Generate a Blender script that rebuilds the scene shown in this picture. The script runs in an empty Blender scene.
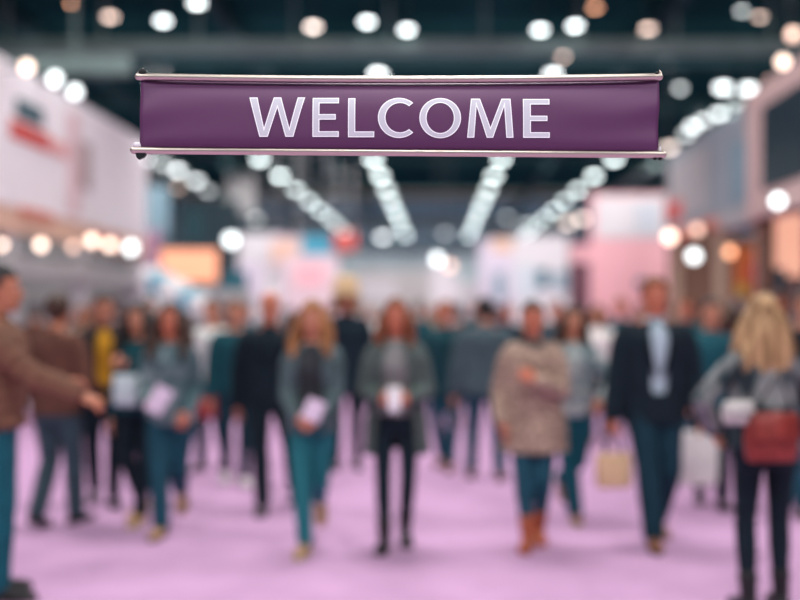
import bpy, bmesh, math, random
from mathutils import Vector, Matrix, noise

R = math.radians
S = bpy.context.scene
COL = S.collection
PI = math.pi
F = 1000.0           # focal length in pixels
VX, VY, EYE = 437.0, 310.0, 1.6


def P(px, py, d):
    return Vector(((px - VX) / F * d, d, EYE - (py - VY) / F * d))


# ------------------------------------------------------------------ materials
MATS = {}


def mat(name, rgb, rough=0.7, metal=0.0, var=0.0, scale=20.0, bump=0.0, spec=0.3, sheen=0.0):
    if name in MATS:
        return MATS[name]
    m = bpy.data.materials.new(name)
    m.use_nodes = True
    nt = m.node_tree
    b = nt.nodes['Principled BSDF']
    b.inputs['Roughness'].default_value = rough
    b.inputs['Metallic'].default_value = metal
    b.inputs['Specular IOR Level'].default_value = spec
    if sheen:
        b.inputs['Sheen Weight'].default_value = sheen
        b.inputs['Sheen Roughness'].default_value = 0.5
    b.inputs['Base Color'].default_value = (*rgb, 1)
    if var or bump:
        tc = nt.nodes.new('ShaderNodeTexCoord')
        nz = nt.nodes.new('ShaderNodeTexNoise')
        nz.inputs['Scale'].default_value = scale
        nz.inputs['Detail'].default_value = 4
        nt.links.new(tc.outputs['Object'], nz.inputs['Vector'])
        if var:
            rp = nt.nodes.new('ShaderNodeValToRGB')
            rp.color_ramp.elements[0].position = 0.3
            rp.color_ramp.elements[1].position = 0.7
            rp.color_ramp.elements[0].color = (*[c * (1 - var) for c in rgb], 1)
            rp.color_ramp.elements[1].color = (*[min(1, c * (1 + var)) for c in rgb], 1)
            nt.links.new(nz.outputs['Fac'], rp.inputs['Fac'])
            nt.links.new(rp.outputs['Color'], b.inputs['Base Color'])
        if bump:
            bp = nt.nodes.new('ShaderNodeBump')
            bp.inputs['Strength'].default_value = bump
            bp.inputs['Distance'].default_value = 0.004
            nt.links.new(nz.outputs['Fac'], bp.inputs['Height'])
            nt.links.new(bp.outputs['Normal'], b.inputs['Normal'])
    MATS[name] = m
    return m


def mat_two(name, a, c, scale, kind='checker', rough=0.85):
    """two-colour woven or striped cloth"""
    if name in MATS:
        return MATS[name]
    m = bpy.data.materials.new(name)
    m.use_nodes = True
    nt = m.node_tree
    b = nt.nodes['Principled BSDF']
    b.inputs['Roughness'].default_value = rough
    b.inputs['Specular IOR Level'].default_value = 0.2
    tc = nt.nodes.new('ShaderNodeTexCoord')
    if kind == 'checker':
        t = nt.nodes.new('ShaderNodeTexChecker')
        t.inputs['Scale'].default_value = scale
        t.inputs['Color1'].default_value = (*a, 1)
        t.inputs['Color2'].default_value = (*c, 1)
        nt.links.new(tc.outputs['Object'], t.inputs['Vector'])
        nt.links.new(t.outputs['Color'], b.inputs['Base Color'])
    else:
        if kind == 'stripe':
            t = nt.nodes.new('ShaderNodeTexWave')
            t.inputs['Scale'].default_value = scale
            t.inputs['Distortion'].default_value = 1.0
            out = t.outputs['Fac']
        else:
            t = nt.nodes.new('ShaderNodeTexNoise')
            t.inputs['Scale'].default_value = scale
            t.inputs['Detail'].default_value = 2
            out = t.outputs['Fac']
        if kind == 'strand':
            mp = nt.nodes.new('ShaderNodeMapping')
            mp.inputs['Scale'].default_value = (1, 1, .10)
            nt.links.new(tc.outputs['Object'], mp.inputs['Vector'])
            nt.links.new(mp.outputs['Vector'], t.inputs['Vector'])
        else:
            nt.links.new(tc.outputs['Object'], t.inputs['Vector'])
        rp = nt.nodes.new('ShaderNodeValToRGB')
        rp.color_ramp.elements[0].position = 0.42
        rp.color_ramp.elements[1].position = 0.58
        rp.color_ramp.elements[0].color = (*a, 1)
        rp.color_ramp.elements[1].color = (*c, 1)
        nt.links.new(out, rp.inputs['Fac'])
        nt.links.new(rp.outputs['Color'], b.inputs['Base Color'])
    MATS[name] = m
    return m


def glow(name, rgb, strength):
    if name in MATS:
        return MATS[name]
    m = bpy.data.materials.new(name)
    m.use_nodes = True
    b = m.node_tree.nodes['Principled BSDF']
    b.inputs['Base Color'].default_value = (*[0.8 * c for c in rgb], 1)
    b.inputs['Emission Color'].default_value = (*rgb, 1)
    b.inputs['Emission Strength'].default_value = strength
    MATS[name] = m
    return m


# ------------------------------------------------------------------ mesh helpers
class Geo:
    def __init__(self):
        self.v, self.f, self.m = [], [], []

    def add(self, vs, fs, mi=0):
        b = len(self.v)
        self.v += [Vector(v) for v in vs]
        self.f += [tuple(b + i for i in f) for f in fs]
        self.m += [mi] * len(fs)

    def rings(self, rings, mi=0, cap=True):
        n = len(rings[0])
        vs = [p for r in rings for p in r]
        fs = []
        for k in range(len(rings) - 1):
            for i in range(n):
                j = (i + 1) % n
                fs.append((k * n + i, k * n + j, (k + 1) * n + j, (k + 1) * n + i))
        if cap:
            fs.append(tuple(reversed(range(n))))
            o = (len(rings) - 1) * n
            fs.append(tuple(o + i for i in range(n)))
        self.add(vs, fs, mi)

    def tube(self, pts, rad, n=12, mi=0, flat=None, side=None):
        """round tube with a radius per point and rounded ends; flat = height/width ratio about the axis `side`"""
        pts = [Vector(p) for p in pts]
        rad = list(rad) if hasattr(rad, '__len__') else [rad] * len(pts)
        # rounded ends
        d0 = (pts[0] - pts[1]).normalized()
        d1 = (pts[-1] - pts[-2]).normalized()
        P2 = [pts[0] + d0 * rad[0] * .9, pts[0] + d0 * rad[0] * .6] + pts + [pts[-1] + d1 * rad[-1] * .6, pts[-1] + d1 * rad[-1] * .9]
        R2 = [rad[0] * .35, rad[0] * .78] + rad + [rad[-1] * .78, rad[-1] * .35]
        rs, u = [], None
        for i, p in enumerate(P2):
            a = P2[max(i - 1, 0)]
            b = P2[min(i + 1, len(P2) - 1)]
            t = (b - a).normalized()
            if u is None:
                u = Vector(side) if side is not None else (Vector((1, 0, 0)) if abs(t.x) < .8 else Vector((0, 1, 0)))
            u = (u - t * u.dot(t))
            if u.length < 1e-6:
                u = t.orthogonal()
            u.normalize()
            w = t.cross(u)
            k = flat if flat else 1.0
            rs.append([p + u * (R2[i] * math.cos(2 * PI * q / n)) + w * (R2[i] * k * math.sin(2 * PI * q / n)) for q in range(n)])
        self.rings(rs, mi)

    def ell(self, c, r, mi=0, nu=16, nv=10, M=None):
        c = Vector(c)
        rs = []
        for k in range(nv + 1):
            a = -PI / 2 + PI * (k + .15) / (nv + .3)
            ring = []
            for i in range(nu):
                b = 2 * PI * i / nu
                p = Vector((r[0] * math.cos(a) * math.cos(b), r[1] * math.cos(a) * math.sin(b), r[2] * math.sin(a)))
                if M is not None:
                    p = M @ p
                ring.append(c + p)
            rs.append(ring)
        self.rings(rs, mi)

    def box(self, x0, x1, y0, y1, z0, z1, mi=0):
        vs = [(x, y, z) for x in (x0, x1) for y in (y0, y1) for z in (z0, z1)]
        self.add(vs, [(0, 1, 3, 2), (4, 6, 7, 5), (0, 4, 5, 1), (2, 3, 7, 6), (0, 2, 6, 4), (1, 5, 7, 3)], mi)

    def mesh(self, name):
        me = bpy.data.meshes.new(name)
        me.from_pydata([tuple(v) for v in self.v], [], self.f)
        bm = bmesh.new()
        bm.from_mesh(me)
        bmesh.ops.recalc_face_normals(bm, faces=bm.faces)
        bm.to_mesh(me)
        bm.free()
        if len(me.polygons) == len(self.m):
            me.polygons.foreach_set('material_index', self.m)
        return me


def link(name, me, mats, parent=None, smooth=True):
    o = bpy.data.objects.new(name, me)
    COL.objects.link(o)
    for m in (mats if isinstance(mats, (list, tuple)) else [mats]):
        me.materials.append(m)
    if smooth:
        me.polygons.foreach_set('use_smooth', [True] * len(me.polygons))
    if parent is not None:
        o.parent = parent
    return o


def build(geo, name, mats, parent=None, smooth=True, bevel=0.0):
    o = link(name, geo.mesh(name), mats, parent, smooth)
    if bevel:
        md = o.modifiers.new('b', 'BEVEL')
        md.width = bevel
        md.segments = 2
        md.limit_method = 'ANGLE'
    return o


def remesh(geo, voxel, smooth=2, thick=0.0, cut=None):
    """union of the overlapping pieces as one continuous skin"""
    me = geo.mesh('tmp')
    o = bpy.data.objects.new('tmp', me)
    COL.objects.link(o)
    md = o.modifiers.new('r', 'REMESH')
    md.mode = 'VOXEL'
    md.voxel_size = voxel
    if smooth:
        sm = o.modifiers.new('s', 'SMOOTH')
        sm.factor = .5
        sm.iterations = smooth
    dg = bpy.context.evaluated_depsgraph_get()
    out = bpy.data.meshes.new_from_object(o.evaluated_get(dg))
    bpy.data.objects.remove(o)
    bpy.data.meshes.remove(me)
    if cut is not None:
        bm = bmesh.new()
        bm.from_mesh(out)
        bm.normal_update()
        kill = [f for f in bm.faces if cut(f.calc_center_median(), f.normal)]
        bmesh.ops.delete(bm, geom=kill, context='FACES')
        if thick:
            bmesh.ops.solidify(bm, geom=bm.faces[:], thickness=thick)
        bm.to_mesh(out)
        bm.free()
    return out


def tag(o, label, cat, group=None, kind=None):
    if label:
        o['label'] = label
    if cat:
        o['category'] = cat
    if group:
        o['group'] = group
    if kind:
        o['kind'] = kind
    return o


def thing(name, label, cat, loc=(0, 0, 0), rz=0.0, group=None):
    o = bpy.data.objects.new(name, None)
    o.empty_display_size = .1
    COL.objects.link(o)
    o.location = loc
    o.rotation_euler = (0, 0, rz)
    return tag(o, label, cat, group)


def lerp(tab, z):
    if z <= tab[0][0]:
        return tab[0][1:]
    for a, b in zip(tab, tab[1:]):
        if z <= b[0]:
            t = (z - a[0]) / (b[0] - a[0])
            return tuple(p + (q - p) * t for p, q in zip(a[1:], b[1:]))
    return tab[-1][1:]


# ------------------------------------------------------------------ people
SKIN = {
    'fair': mat('skin_fair', (.54, .225, .14), .55, var=.08, scale=9, spec=.35),
    'tan': mat('skin_tan', (.44, .17, .10), .55, var=.08, scale=9, spec=.35),
    'red': mat('skin_ruddy', (.53, .165, .095), .55, var=.08, scale=9, spec=.35),
    'brown': mat('skin_brown', (.30, .13, .08), .55, var=.08, scale=9, spec=.35),
}
EYE_W = mat('eye_white', (.75, .72, .7), .3)
EYE_D = mat('iris_dark', (.03, .02, .015), .25)
LIP = mat('lip', (.42, .10, .09), .45)
BROW = mat('brow_hair', (.07, .035, .02), .8)

HAIR = {
    'black': mat('hair_black', (.012, .010, .011), .5, var=.3, scale=60),
    'dark': mat('hair_dark_brown', (.045, .020, .013), .5, var=.35, scale=60),
    'brown': mat('hair_brown', (.11, .045, .022), .5, var=.35, scale=60),
    'auburn': mat('hair_auburn', (.17, .05, .022), .5, var=.35, scale=60),
    'ginger': mat_two('hair_ginger_blonde', (.19, .075, .03), (.43, .20, .08), 28, 'strand', .5),
    'blonde': mat_two('hair_blonde', (.20, .11, .052), (.46, .285, .15), 26, 'strand', .5),
    'sand': mat('hair_sandy', (.55, .38, .20), .6, var=.25, scale=50),
    'grey': mat('hair_grey', (.30, .27, .25), .6, var=.2, scale=50),
}

TORSO = [  # z, half width, half depth, y offset (adult of 1.75 m)
    (.80, .155, .105, .01), (.90, .168, .118, .012), (.98, .160, .112, .008), (1.08, .138, .100, 0), (1.16, .142, .105, 0),
    (1.26, .160, .118, -.004), (1.35, .172, .116, -.002), (1.42, .160, .095, .006), (1.46, .110, .075, .012), (1.49, .062, .060, .012)]
TORSO_F = [
    (.80, .162, .112, .012), (.90, .172, .120, .014), (.98, .156, .108, .008), (1.08, .122, .090, 0), (1.16, .128, .098, 0),
    (1.26, .146, .122, -.012), (1.33, .150, .118, -.010), (1.41, .142, .088, .004), (1.46, .095, .068, .012), (1.49, .055, .054, .012)]


def ik(a, t, l1, l2, pole):
    d = t - a
    L = min(max(d.length, abs(l1 - l2) + .02), (l1 + l2) * .998)
    u = d.normalized()
    t2 = a + u * L
    c = (l1 * l1 + L * L - l2 * l2) / (2 * l1 * L)
    h = l1 * math.sqrt(max(0, 1 - c * c))
    p = Vector(pole) - u * Vector(pole).dot(u)
    p = p.normalized() if p.length > 1e-5 else u.orthogonal().normalized()
    return a + u * (l1 * c) + p * h, t2


def hand_geo(g, w, d, n, side, s, curl, fat=1.0):
    """palm, four fingers of different lengths and a thumb; d along the hand, n out of the back of the hand, side = thumb side"""
    d = d.normalized()
    n = (n - d * n.dot(d)).normalized()
    x = d.cross(n).normalized() * side          # towards the thumb
    def ring(t, hw, ht):
        c = w + d * t
        return [c + x * (hw * math.cos(2 * PI * q / 12)) + n * (ht * math.sin(2 * PI * q / 12)) for q in range(12)]
    g.rings([ring(-.025 * s, .026 * s, .022 * s), ring(.0, .027 * s, .020 * s), ring(.035 * s, .038 * s, .019 * s),
             ring(.075 * s, .042 * s, .016 * s), ring(.092 * s, .038 * s, .012 * s)])
    for off, ln, spl in ((.033, .072, .10), (.0115, .082, .03), (-.0105, .076, -.04), (-.031, .058, -.12)):
        b = w + d * (.078 * s) + x * (off * s)
        dd = (d + x * spl).normalized()
        pts = [b]
        a = curl * .75
        for q, fr in enumerate((.46, .30, .24)):
            v = dd * math.cos(a) - n * math.sin(a)
            pts.append(pts[-1] + v * (ln * fr * s))
            a += curl
        r = .0082 * fat * s
        g.tube(pts, [r * 1.08, r, r * .95, r * .82], n=8)
    b = w + d * (.022 * s) + x * (.024 * s)
    v1 = (d * .62 + x * .72 - n * (.25 + .25 * curl)).normalized()
    v2 = (d * .85 + x * (.35 - .35 * curl) - n * (.2 + .3 * curl)).normalized()
    g.tube([b, b + v1 * .042 * s, b + v1 * .042 * s + v2 * .032 * s, b + v1 * .042 * s + v2 * .056 * s],
           [.0125 * fat * s, .0105 * fat * s, .0095 * fat * s, .008 * fat * s], n=8)


WALK_L = dict(L=(-.025, -.22, 0), R=(-.005, .36, 66, .10))
WALK_R = dict(L=(.005, .36, 66, .10), R=(.035, -.24, 0))
STEP_L = dict(L=(-.07, -.13, 0), R=(.07, .14, 15))
STEP_R = dict(L=(-.07, .14, 15), R=(.07, -.13, 0))
STAND = dict(L=(-.10, -.02, 0), R=(.10, .02, 0))
ARM_DOWN = dict(L=dict(t=(-.27, -.05, .84)), R=dict(t=(.27, .02, .84)))


def person(label, at, rot=0.0, H=1.72, fem=False, wide=1.0, skin='fair', hair=('short', 'dark'), feet=STAND, arms=None,
           top=None, inner=None, legs=None, shoes=None, yaw=0, nod=0, lean=.02, lod=0, group=None, extra=None):
    """at = (px, py of the soles) in the photograph's frame, turned into a place on the floor"""
    px, py = at
    d = F * EYE / (py - VY)
    loc = Vector(((px - VX) / F * d, d, 0))
    root = thing('person', label, 'person', loc, rot, group)
    s = H / 1.75
    rnd = random.Random(int(px * 7 + py * 13))
    vox = (.0068, .014, .017)[lod]
    cvox = (.010, .017, .021)[lod]
    tab = TORSO_F if fem else TORSO
    shx = (.160 if fem else .182) * wide
    # -- legs -------------------------------------------------------------
    l1, l2 = .430 * s, .415 * s
    ank = {}
    for k in 'LR':
        fx, fy, pitch, *lift = feet[k]
        p = R(pitch)
        ank[k] = (Vector((fx * s, fy * s, (.135 * math.sin(p) + .082 * math.cos(p) + (lift[0] if lift else 0)) * s)), p)
    hz = .925 * s
    for k, sg in (('L', -1), ('R', 1)):
        a, _ = ank[k]
        dx, dy = a.x - sg * .088 * s, a.y
        hz = min(hz, a.z + math.sqrt(max(.01, (l1 + l2) ** 2 * .992 - dx * dx - dy * dy)))
    dz = hz - .925 * s

    def T(z):   # z of the standing table -> local z and y shift
        return z * s + dz

    def ysh(z):
        return -lean * max(0, z - .95) * s * 1.0

    hip, knee = {}, {}
    for k, sg in (('L', -1), ('R', 1)):
        hip[k] = Vector((sg * .088 * s, .01 * s, hz))
        a, p = ank[k]
        knee[k], _ = ik(hip[k], a, l1, l2, (sg * .12, -1, .0))
    # -- arms -------------------------------------------------------------
    arms = arms or ARM_DOWN
    sh, elb, wri, hdir, hn, curl = {}, {}, {}, {}, {}, {}
    for k, sg in (('L', -1), ('R', 1)):
        A = arms[k]
        sh[k] = Vector((sg * shx * s, ysh(1.42) + .008 * s, T(1.382)))
        t = Vector((A['t'][0] * s, A['t'][1] * s + ysh(1.2), A['t'][2] * s + dz))
        elb[k], wri[k] = ik(sh[k], t, .288 * s, .250 * s, A.get('pole', (sg * .45, .9, -.25)))
        hd = (wri[k] - elb[k]).normalized()
        if 'dir' in A:
            hd = (hd * .35 + Vector(A['dir']).normalized()).normalized()
        hdir[k] = hd
        hn[k] = Vector(A.get('n', (sg, -.25, .0)))
        curl[k] = A.get('curl', .32)
    # -- body: one continuous skin -----------------------------------------
    g = Geo()
    n = 18
    rs = []
    for z, rx, ry, yo in tab:
        z2 = z
        rs.append([Vector((rx * .93 * wide * s * math.cos(2 * PI * q / n), (yo + ry * .93 * math.sin(2 * PI * q / n)) * s + ysh(z2), T(z2))) for q in range(n)])
    g.rings(rs)
    nb = Vector((0, ysh(1.46) + .012 * s, T(1.45)))
    hc = Vector((0, ysh(1.6) - .014 * s, T(1.633)))
    g.tube([nb, nb.lerp(hc, .5), hc - Vector((0, -.012 * s, .02 * s))], [.064 * s, .054 * s, .052 * s] if not fem else [.054 * s, .046 * s, .045 * s])
    for k, sg in (('L', -1), ('R', 1)):
        a, p = ank[k]
        g.tube([hip[k] + Vector((0, 0, .02 * s)), hip[k].lerp(knee[k], .35), hip[k].lerp(knee[k], .75), knee[k], knee[k].lerp(a, .3), knee[k].lerp(a, .7), a],
               [.078 * s, .074 * s, .058 * s, .051 * s, .052 * s, .040 * s, .034 * s])
        fw = Vector((sg * .10, -1, 0)).normalized()
        fd = Vector((fw.x, fw.y * math.cos(p), -math.sin(p)))
        up = Vector((0, -math.sin(p), math.cos(p)))
        g.tube([a - fd * .03 * s - up * .038 * s, a + fd * .05 * s - up * .046 * s, a + fd * .14 * s - up * .060 * s], [.028 * s, .026 * s, .015 * s])
        e, w = elb[k], wri[k]
        g.tube([sh[k], sh[k].lerp(e, .4), e, e.lerp(w, .3), w], [.044 * s, .043 * s, .038 * s, .037 * s, .026 * s] if not fem else
               [.037 * s, .036 * s, .033 * s, .032 * s, .023 * s])
        nn = hn[k]
        # thumb side: towards the front / the middle
        dd = hdir[k]
        n2 = (nn - dd * nn.dot(dd)).normalized()
        xx = dd.cross(n2)
        want = Vector(arms[k].get('thumb', (-sg * .3, -1, .3)))
        hand_geo(g, w + dd * .015 * s, dd, nn, 1 if xx.dot(want) > 0 else -1, s, curl[k], 1.0 if lod == 0 else 1.35)
    # head
    HM = Matrix.Rotation(R(yaw), 3, 'Z') @ Matrix.Rotation(R(nod), 3, 'X')
    hs = s * (1.0 if not fem else .965)

    def hp(x, y, z):
        return hc + HM @ Vector((x * hs, y * hs, z * hs))
    prof = [(-.118, .024, .022, -.062), (-.108, .040, .042, -.048), (-.085, .053, .062, -.030), (-.055, .062, .078, -.014), (-.02, .068, .089, -.004),
            (.015, .0725, .094, .002), (.05, .074, .096, .004), (.08, .068, .089, .006), (.102, .050, .066, .008), (.115, .022, .030, .009)]
    g.rings([[hp(rx * math.cos(2 * PI * q / 18), yo + ry * math.sin(2 * PI * q / 18), z) for q in range(18)] for z, rx, ry, yo in prof])
    g.tube([hp(0, -.088, .012), hp(0, -.102, -.018), hp(0, -.110, -.034)], [.008 * hs, .011 * hs, .013 * hs], n=8)
    for sg in (-1, 1):
        g.ell(hp(sg * .013, -.098, -.036), (.009 * hs, .009 * hs, .008 * hs), nu=8, nv=5)
        g.ell(hp(sg * .076, .012, -.008), (.010 * hs, .020 * hs, .032 * hs), nu=10, nv=6, M=HM)
        g.ell(hp(sg * .030, -.083, .024), (.026 * hs, .014 * hs, .008 * hs), nu=8, nv=5, M=HM)     # brow ridge
    g.ell(hp(0, -.086, -.062), (.024 * hs, .014 * hs, .013 * hs), nu=10, nv=6, M=HM)
    me = remesh(g, vox, 1 if lod == 0 else 2)
    # eyes, brows and lips join the same body mesh
    gf = Geo()
    for sg in (-1, 1):
        gf.ell(hp(sg * .030, -.083, .006), (.0135 * hs, .0085 * hs, .0058 * hs), 1, 10, 6, HM)
        gf.ell(hp(sg * .030, -.0890, .006), (.0060 * hs, .0045 * hs, .0056 * hs), 2, 8, 5, HM)
        gf.tube([hp(sg * .014, -.094, .025), hp(sg * .030, -.095, .030), hp(sg * .046, -.086, .025)], [.0035 * hs, .004 * hs, .0025 * hs], 6, 4)
    gf.ell(hp(0, -.0985, -.057), (.022 * hs, .006 * hs, .0045 * hs), 3, 10, 5, HM)
    gf.ell(hp(0, -.0980, -.066), (.018 * hs, .006 * hs, .0055 * hs), 3, 10, 5, HM)
    fm = gf.mesh('face')
    bm = bmesh.new()
    bm.from_mesh(me)
    bm.from_mesh(fm)
    bm.to_mesh(me)
    bm.free()
    bpy.data.meshes.remove(fm)
    link('body', me, [SKIN[skin], EYE_W, EYE_D, LIP, BROW], root)

    # -- trousers -----------------------------------------------------------
    legs = legs or dict(m=mat('cloth_navy', (.02, .04, .06)))
    lo = legs.get('fit', .016)
    g = Geo()
    rs = []
    for z in (.80, .86, .92, .98, 1.03):
        rx, ry, yo = lerp(tab, z)
        o = (.013 if z > .9 else .010)
        rs.append([Vector(((rx + o) * wide * s * math.cos(2 * PI * q / n), (yo + (ry + o) * math.sin(2 * PI * q / n)) * s, T(z))) for q in range(n)])
    g.rings(rs)
    for k, sg in (('L', -1), ('R', 1)):
        a, p = ank[k]
        end = knee[k].lerp(a, legs.get('end', .98))
        w = legs.get('cuff', lo * 1.4)
        g.tube([hip[k] + Vector((0, 0, 0)), hip[k].lerp(knee[k], .35), hip[k].lerp(knee[k], .75), knee[k], knee[k].lerp(end, .33), knee[k].lerp(end, .7), end],
               [(.080 + lo) * s * wide, (.076 + lo) * s, (.060 + lo) * s, (.053 + lo) * s, (.053 + lo) * s, (.042 + (lo + w) / 2) * s, (.035 + w) * s])
    link(legs.get('name', 'trousers'), remesh(g, cvox, 2), legs['m'], root)

    # -- shoes ----------------------------------------------------------------
    shoes = shoes or dict(m=mat('leather_black', (.012, .012, .014), .4))
    for k, sg in (('L', -1), ('R', 1)):
        a, p = ank[k]
        yawf = sg * .12
        fw = Vector((math.sin(yawf), -math.cos(yawf), 0))
        fd = Vector((fw.x, fw.y * math.cos(p), -math.sin(p)))
        up = Vector((0, -math.sin(p), math.cos(p)))
        sd = fd.cross(up).normalized()
        g = Geo()
        rs = []
        gs = Geo()
        rs2 = []
        for t, hw, h in ((-.075, .020, .050), (-.065, .033, .062), (-.03, .038, .078), (.02, .038, .080), (.06, .042, .064), (.11, .047, .050),
                         (.155, .045, .040), (.185, .034, .030), (.200, .016, .020)):
            ring, ring2 = [], []
            base = a + fd * (t * s) - up * (.080 * s)
            for q in range(14):
                an = 2 * PI * q / 14
                ring.append(base + sd * (hw * s * math.cos(an)) + up * ((.012 + h * .5 * (1 + math.sin(an))) * s))
                ring2.append(base + sd * ((hw + .004) * s * math.cos(an)) + up * (.011 * s * (1 + math.sin(an)) + (.0)) )
            rs.append(ring)
            rs2.append(ring2)
        g.rings(rs)
        sh_h = shoes.get('shaft', 0)
        if sh_h:
            g.tube([a - up * .02 * s, a.lerp(knee[k], sh_h * .5), a.lerp(knee[k], sh_h)], [.046 * s, .050 * s, .058 * s])
        so = link('boot' if sh_h else 'shoe', remesh(g, .008 if lod == 0 else .016, 2), shoes['m'], root)
        if lod < 2:
            gs.rings(rs2)
            build(gs, 'sole', shoes.get('sole', mat('rubber_dark', (.03, .025, .022), .7)), so)

    # -- upper garments ----------------------------------------------------------
    def upper(G):
        off = G.get('off', .018)
        hem = G.get('hem', .86)
        neck = G.get('neck', 1.475)
        flare = G.get('flare', 0.0)
        rib = G.get('rib', 0.0)
        g = Geo()
        rs = []
        z = hem
        step = .02
        while z <= neck + 1e-6:
            rx, ry, yo = lerp(tab, z)
            if z < .86:
                rx, ry = rx + .004, ry + .01
            o = off + flare * max(0, 1.05 - z)
            if G.get('boxy') and z < 1.25:
                rx = max(rx, .150 if fem else .160)
                ry = max(ry, .112)
            if rib:
                o += rib * (abs(math.sin(z * PI / .075)) - .5)
            if z > 1.38:
                o *= max(.35, 1 - (z - 1.38) / .16)
            wv = [1 + (.035 * math.sin(5 * 2 * PI * q / n + 1.3) * min(1, max(0, (1.0 - z) * 4))) for q in range(n)]
            rs.append([Vector(((rx + o) * wide * s * wv[q] * math.cos(2 * PI * q / n), (yo + (ry + o) * wv[q] * math.sin(2 * PI * q / n)) * s + ysh(z), T(z))) for q in range(n)])
            z += step
        g.rings(rs)
        sl = G.get('sleeve', .97)
        if sl:
            for k, sg in (('L', -1), ('R', 1)):
                e, w = elb[k], wri[k]
                so = G.get('soff', off * .85)
                ar = (.055, .047, .040, .038, .028) if not fem else (.048, .041, .035, .034, .026)
                path = [sh[k] + Vector((-sg * .030 * s, 0, .004 * s)), sh[k].lerp(e, .25), sh[k].lerp(e, .5), sh[k].lerp(e, .78), e, e.lerp(w, .25)]
                rad = [ar[0] + .002, ar[1] + .004, ar[1], ar[2] + .002, ar[2] + .002, ar[3] + .002]
                if sl > .5:
                    path += [e.lerp(w, .55), e.lerp(w, .8), e.lerp(w, sl)]
                    rad += [(ar[3] + ar[4]) / 2 + .003, ar[4] + .007, ar[4] + .007]
                if rib:     # quilted ridges round the sleeve
                    P2, R2 = [], []
                    for i in range(len(path) - 1):
                        m = max(2, int((path[i + 1] - path[i]).length / .018))
                        for q in range(m):
                            P2.append(path[i].lerp(path[i + 1], q / m))
                            R2.append(rad[i] + (rad[i + 1] - rad[i]) * q / m)
                    acc = 0
                    for i in range(len(P2)):
                        if i:
                            acc += (P2[i] - P2[i - 1]).length
                        R2[i] += rib * (abs(math.sin(acc * PI / .075)) - .5)
                    path, rad = P2, R2
                g.tube(path, [(r + so) * s for r in rad])
        col = G.get('collar')
        if col:
            c = Vector((0, ysh(1.46) + .012 * s, T(1.44)))
            rx, ry = (.075, .070) if not fem else (.066, .062)
            g.rings([[c + Vector(((rx + o) * s * math.cos(2 * PI * q / 16), (ry + o) * s * math.sin(2 * PI * q / 16), z * s)) for q in range(16)]
                     for z, o in ((-.02, .02), (.02, .004), (col, .004))])
        cut = None
        op = G.get('open')
        if op:
            w0, w1, z0 = op      # half width at the hem, half width at the chest, lowest z

            def cut(c, nn):
                z = (c.z - dz) / s
                if z < hem + .03 and nn.z < -.6:
                    return True
                if z < z0 or z > 1.47:
                    return False
                w = w0 + (w1 - w0) * (z - z0) / max(.01, 1.40 - z0)
                if z > 1.38:
                    w *= max(.4, 1 - (z - 1.38) / .14)
                rx, ry, yo = lerp(tab, z)
                front = (yo - ry - off - .035 - flare * max(0, 1.05 - z)) * s + ysh(z)
                return abs(c.x) < w * s and c.y < 0 and c.y > front - .02 and nn.y < -.05 or (z < z0 - 9)
        o = link(G['name'], remesh(g, cvox, 2, .006 if op else 0, cut), G['m'], root)
        if G.get('label'):
            o['label'] = G['label']
        return o

    if inner:
        upper(inner)
    if top:
        to = upper(top)
        if top.get('lapels'):
            gl = Geo()
            for sg in (-1, 1):
                pts = []
                for z, x, wd in ((1.445, .062, .02), (1.36, .072, .045), (1.25, .055, .038), (1.12, .022, .012)):
                    rx, ry, yo = lerp(tab, z)
                    y = (yo - (ry + top.get('off', .018)) * math.sqrt(max(.05, 1 - (x / (rx + .02)) ** 2)) - .008) * s + ysh(z)
                    pts.append((Vector((sg * (x - wd * .3) * s, y, T(z))), Vector((sg * (x + wd) * s, y + .012 * s, T(z))), Vector((sg * x * s, y + .014 * s, T(z)))))
                gl.rings([list(p) for p in pts])
            build(gl, 'lapel', top['m'], to)

    # -- hair -----------------------------------------------------------------
    kind, hcol = hair[0], hair[1]
    hm = HAIR[hcol]
    if kind != 'bald':
        g = Geo()
        ca = (0, .012, .024)
        ra = (.091, .114, .116)
        rs = []
        for kk in range(15):
            a = -PI / 2 + PI * (kk + .1) / 14.2
            ring = []
            for q in range(24):
                b = 2 * PI * q / 24
                v = Vector((ra[0] * math.cos(a) * math.cos(b), ra[1] * math.cos(a) * math.sin(b), ra[2] * math.sin(a)))
                x, y, z = v.x + ca[0], v.y + ca[1], v.z + ca[2]
                # keep the face free: pull the shell inside the head below the hairline
                line = .066 + .008 * math.sin(x * 160) if y < -.05 else (.066 - (y + .05) * 1.5 if y < .05 else -.085)
                if z < line:
                    f = .72
                    x, y, z = x * f, (y - .02) * f + .02, z * f
                k2 = 1 + .025 * noise.noise(Vector((x, y, z)) * 40 + Vector((px, 0, 0)))
                ring.append(hp(x * k2, y * k2, z * k2))
            rs.append(ring)
        g.rings(rs)
        if kind == 'bun':
            g.ell(hp(0, .105, .055), (.048 * hs, .045 * hs, .045 * hs), nu=14, nv=8)
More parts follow.
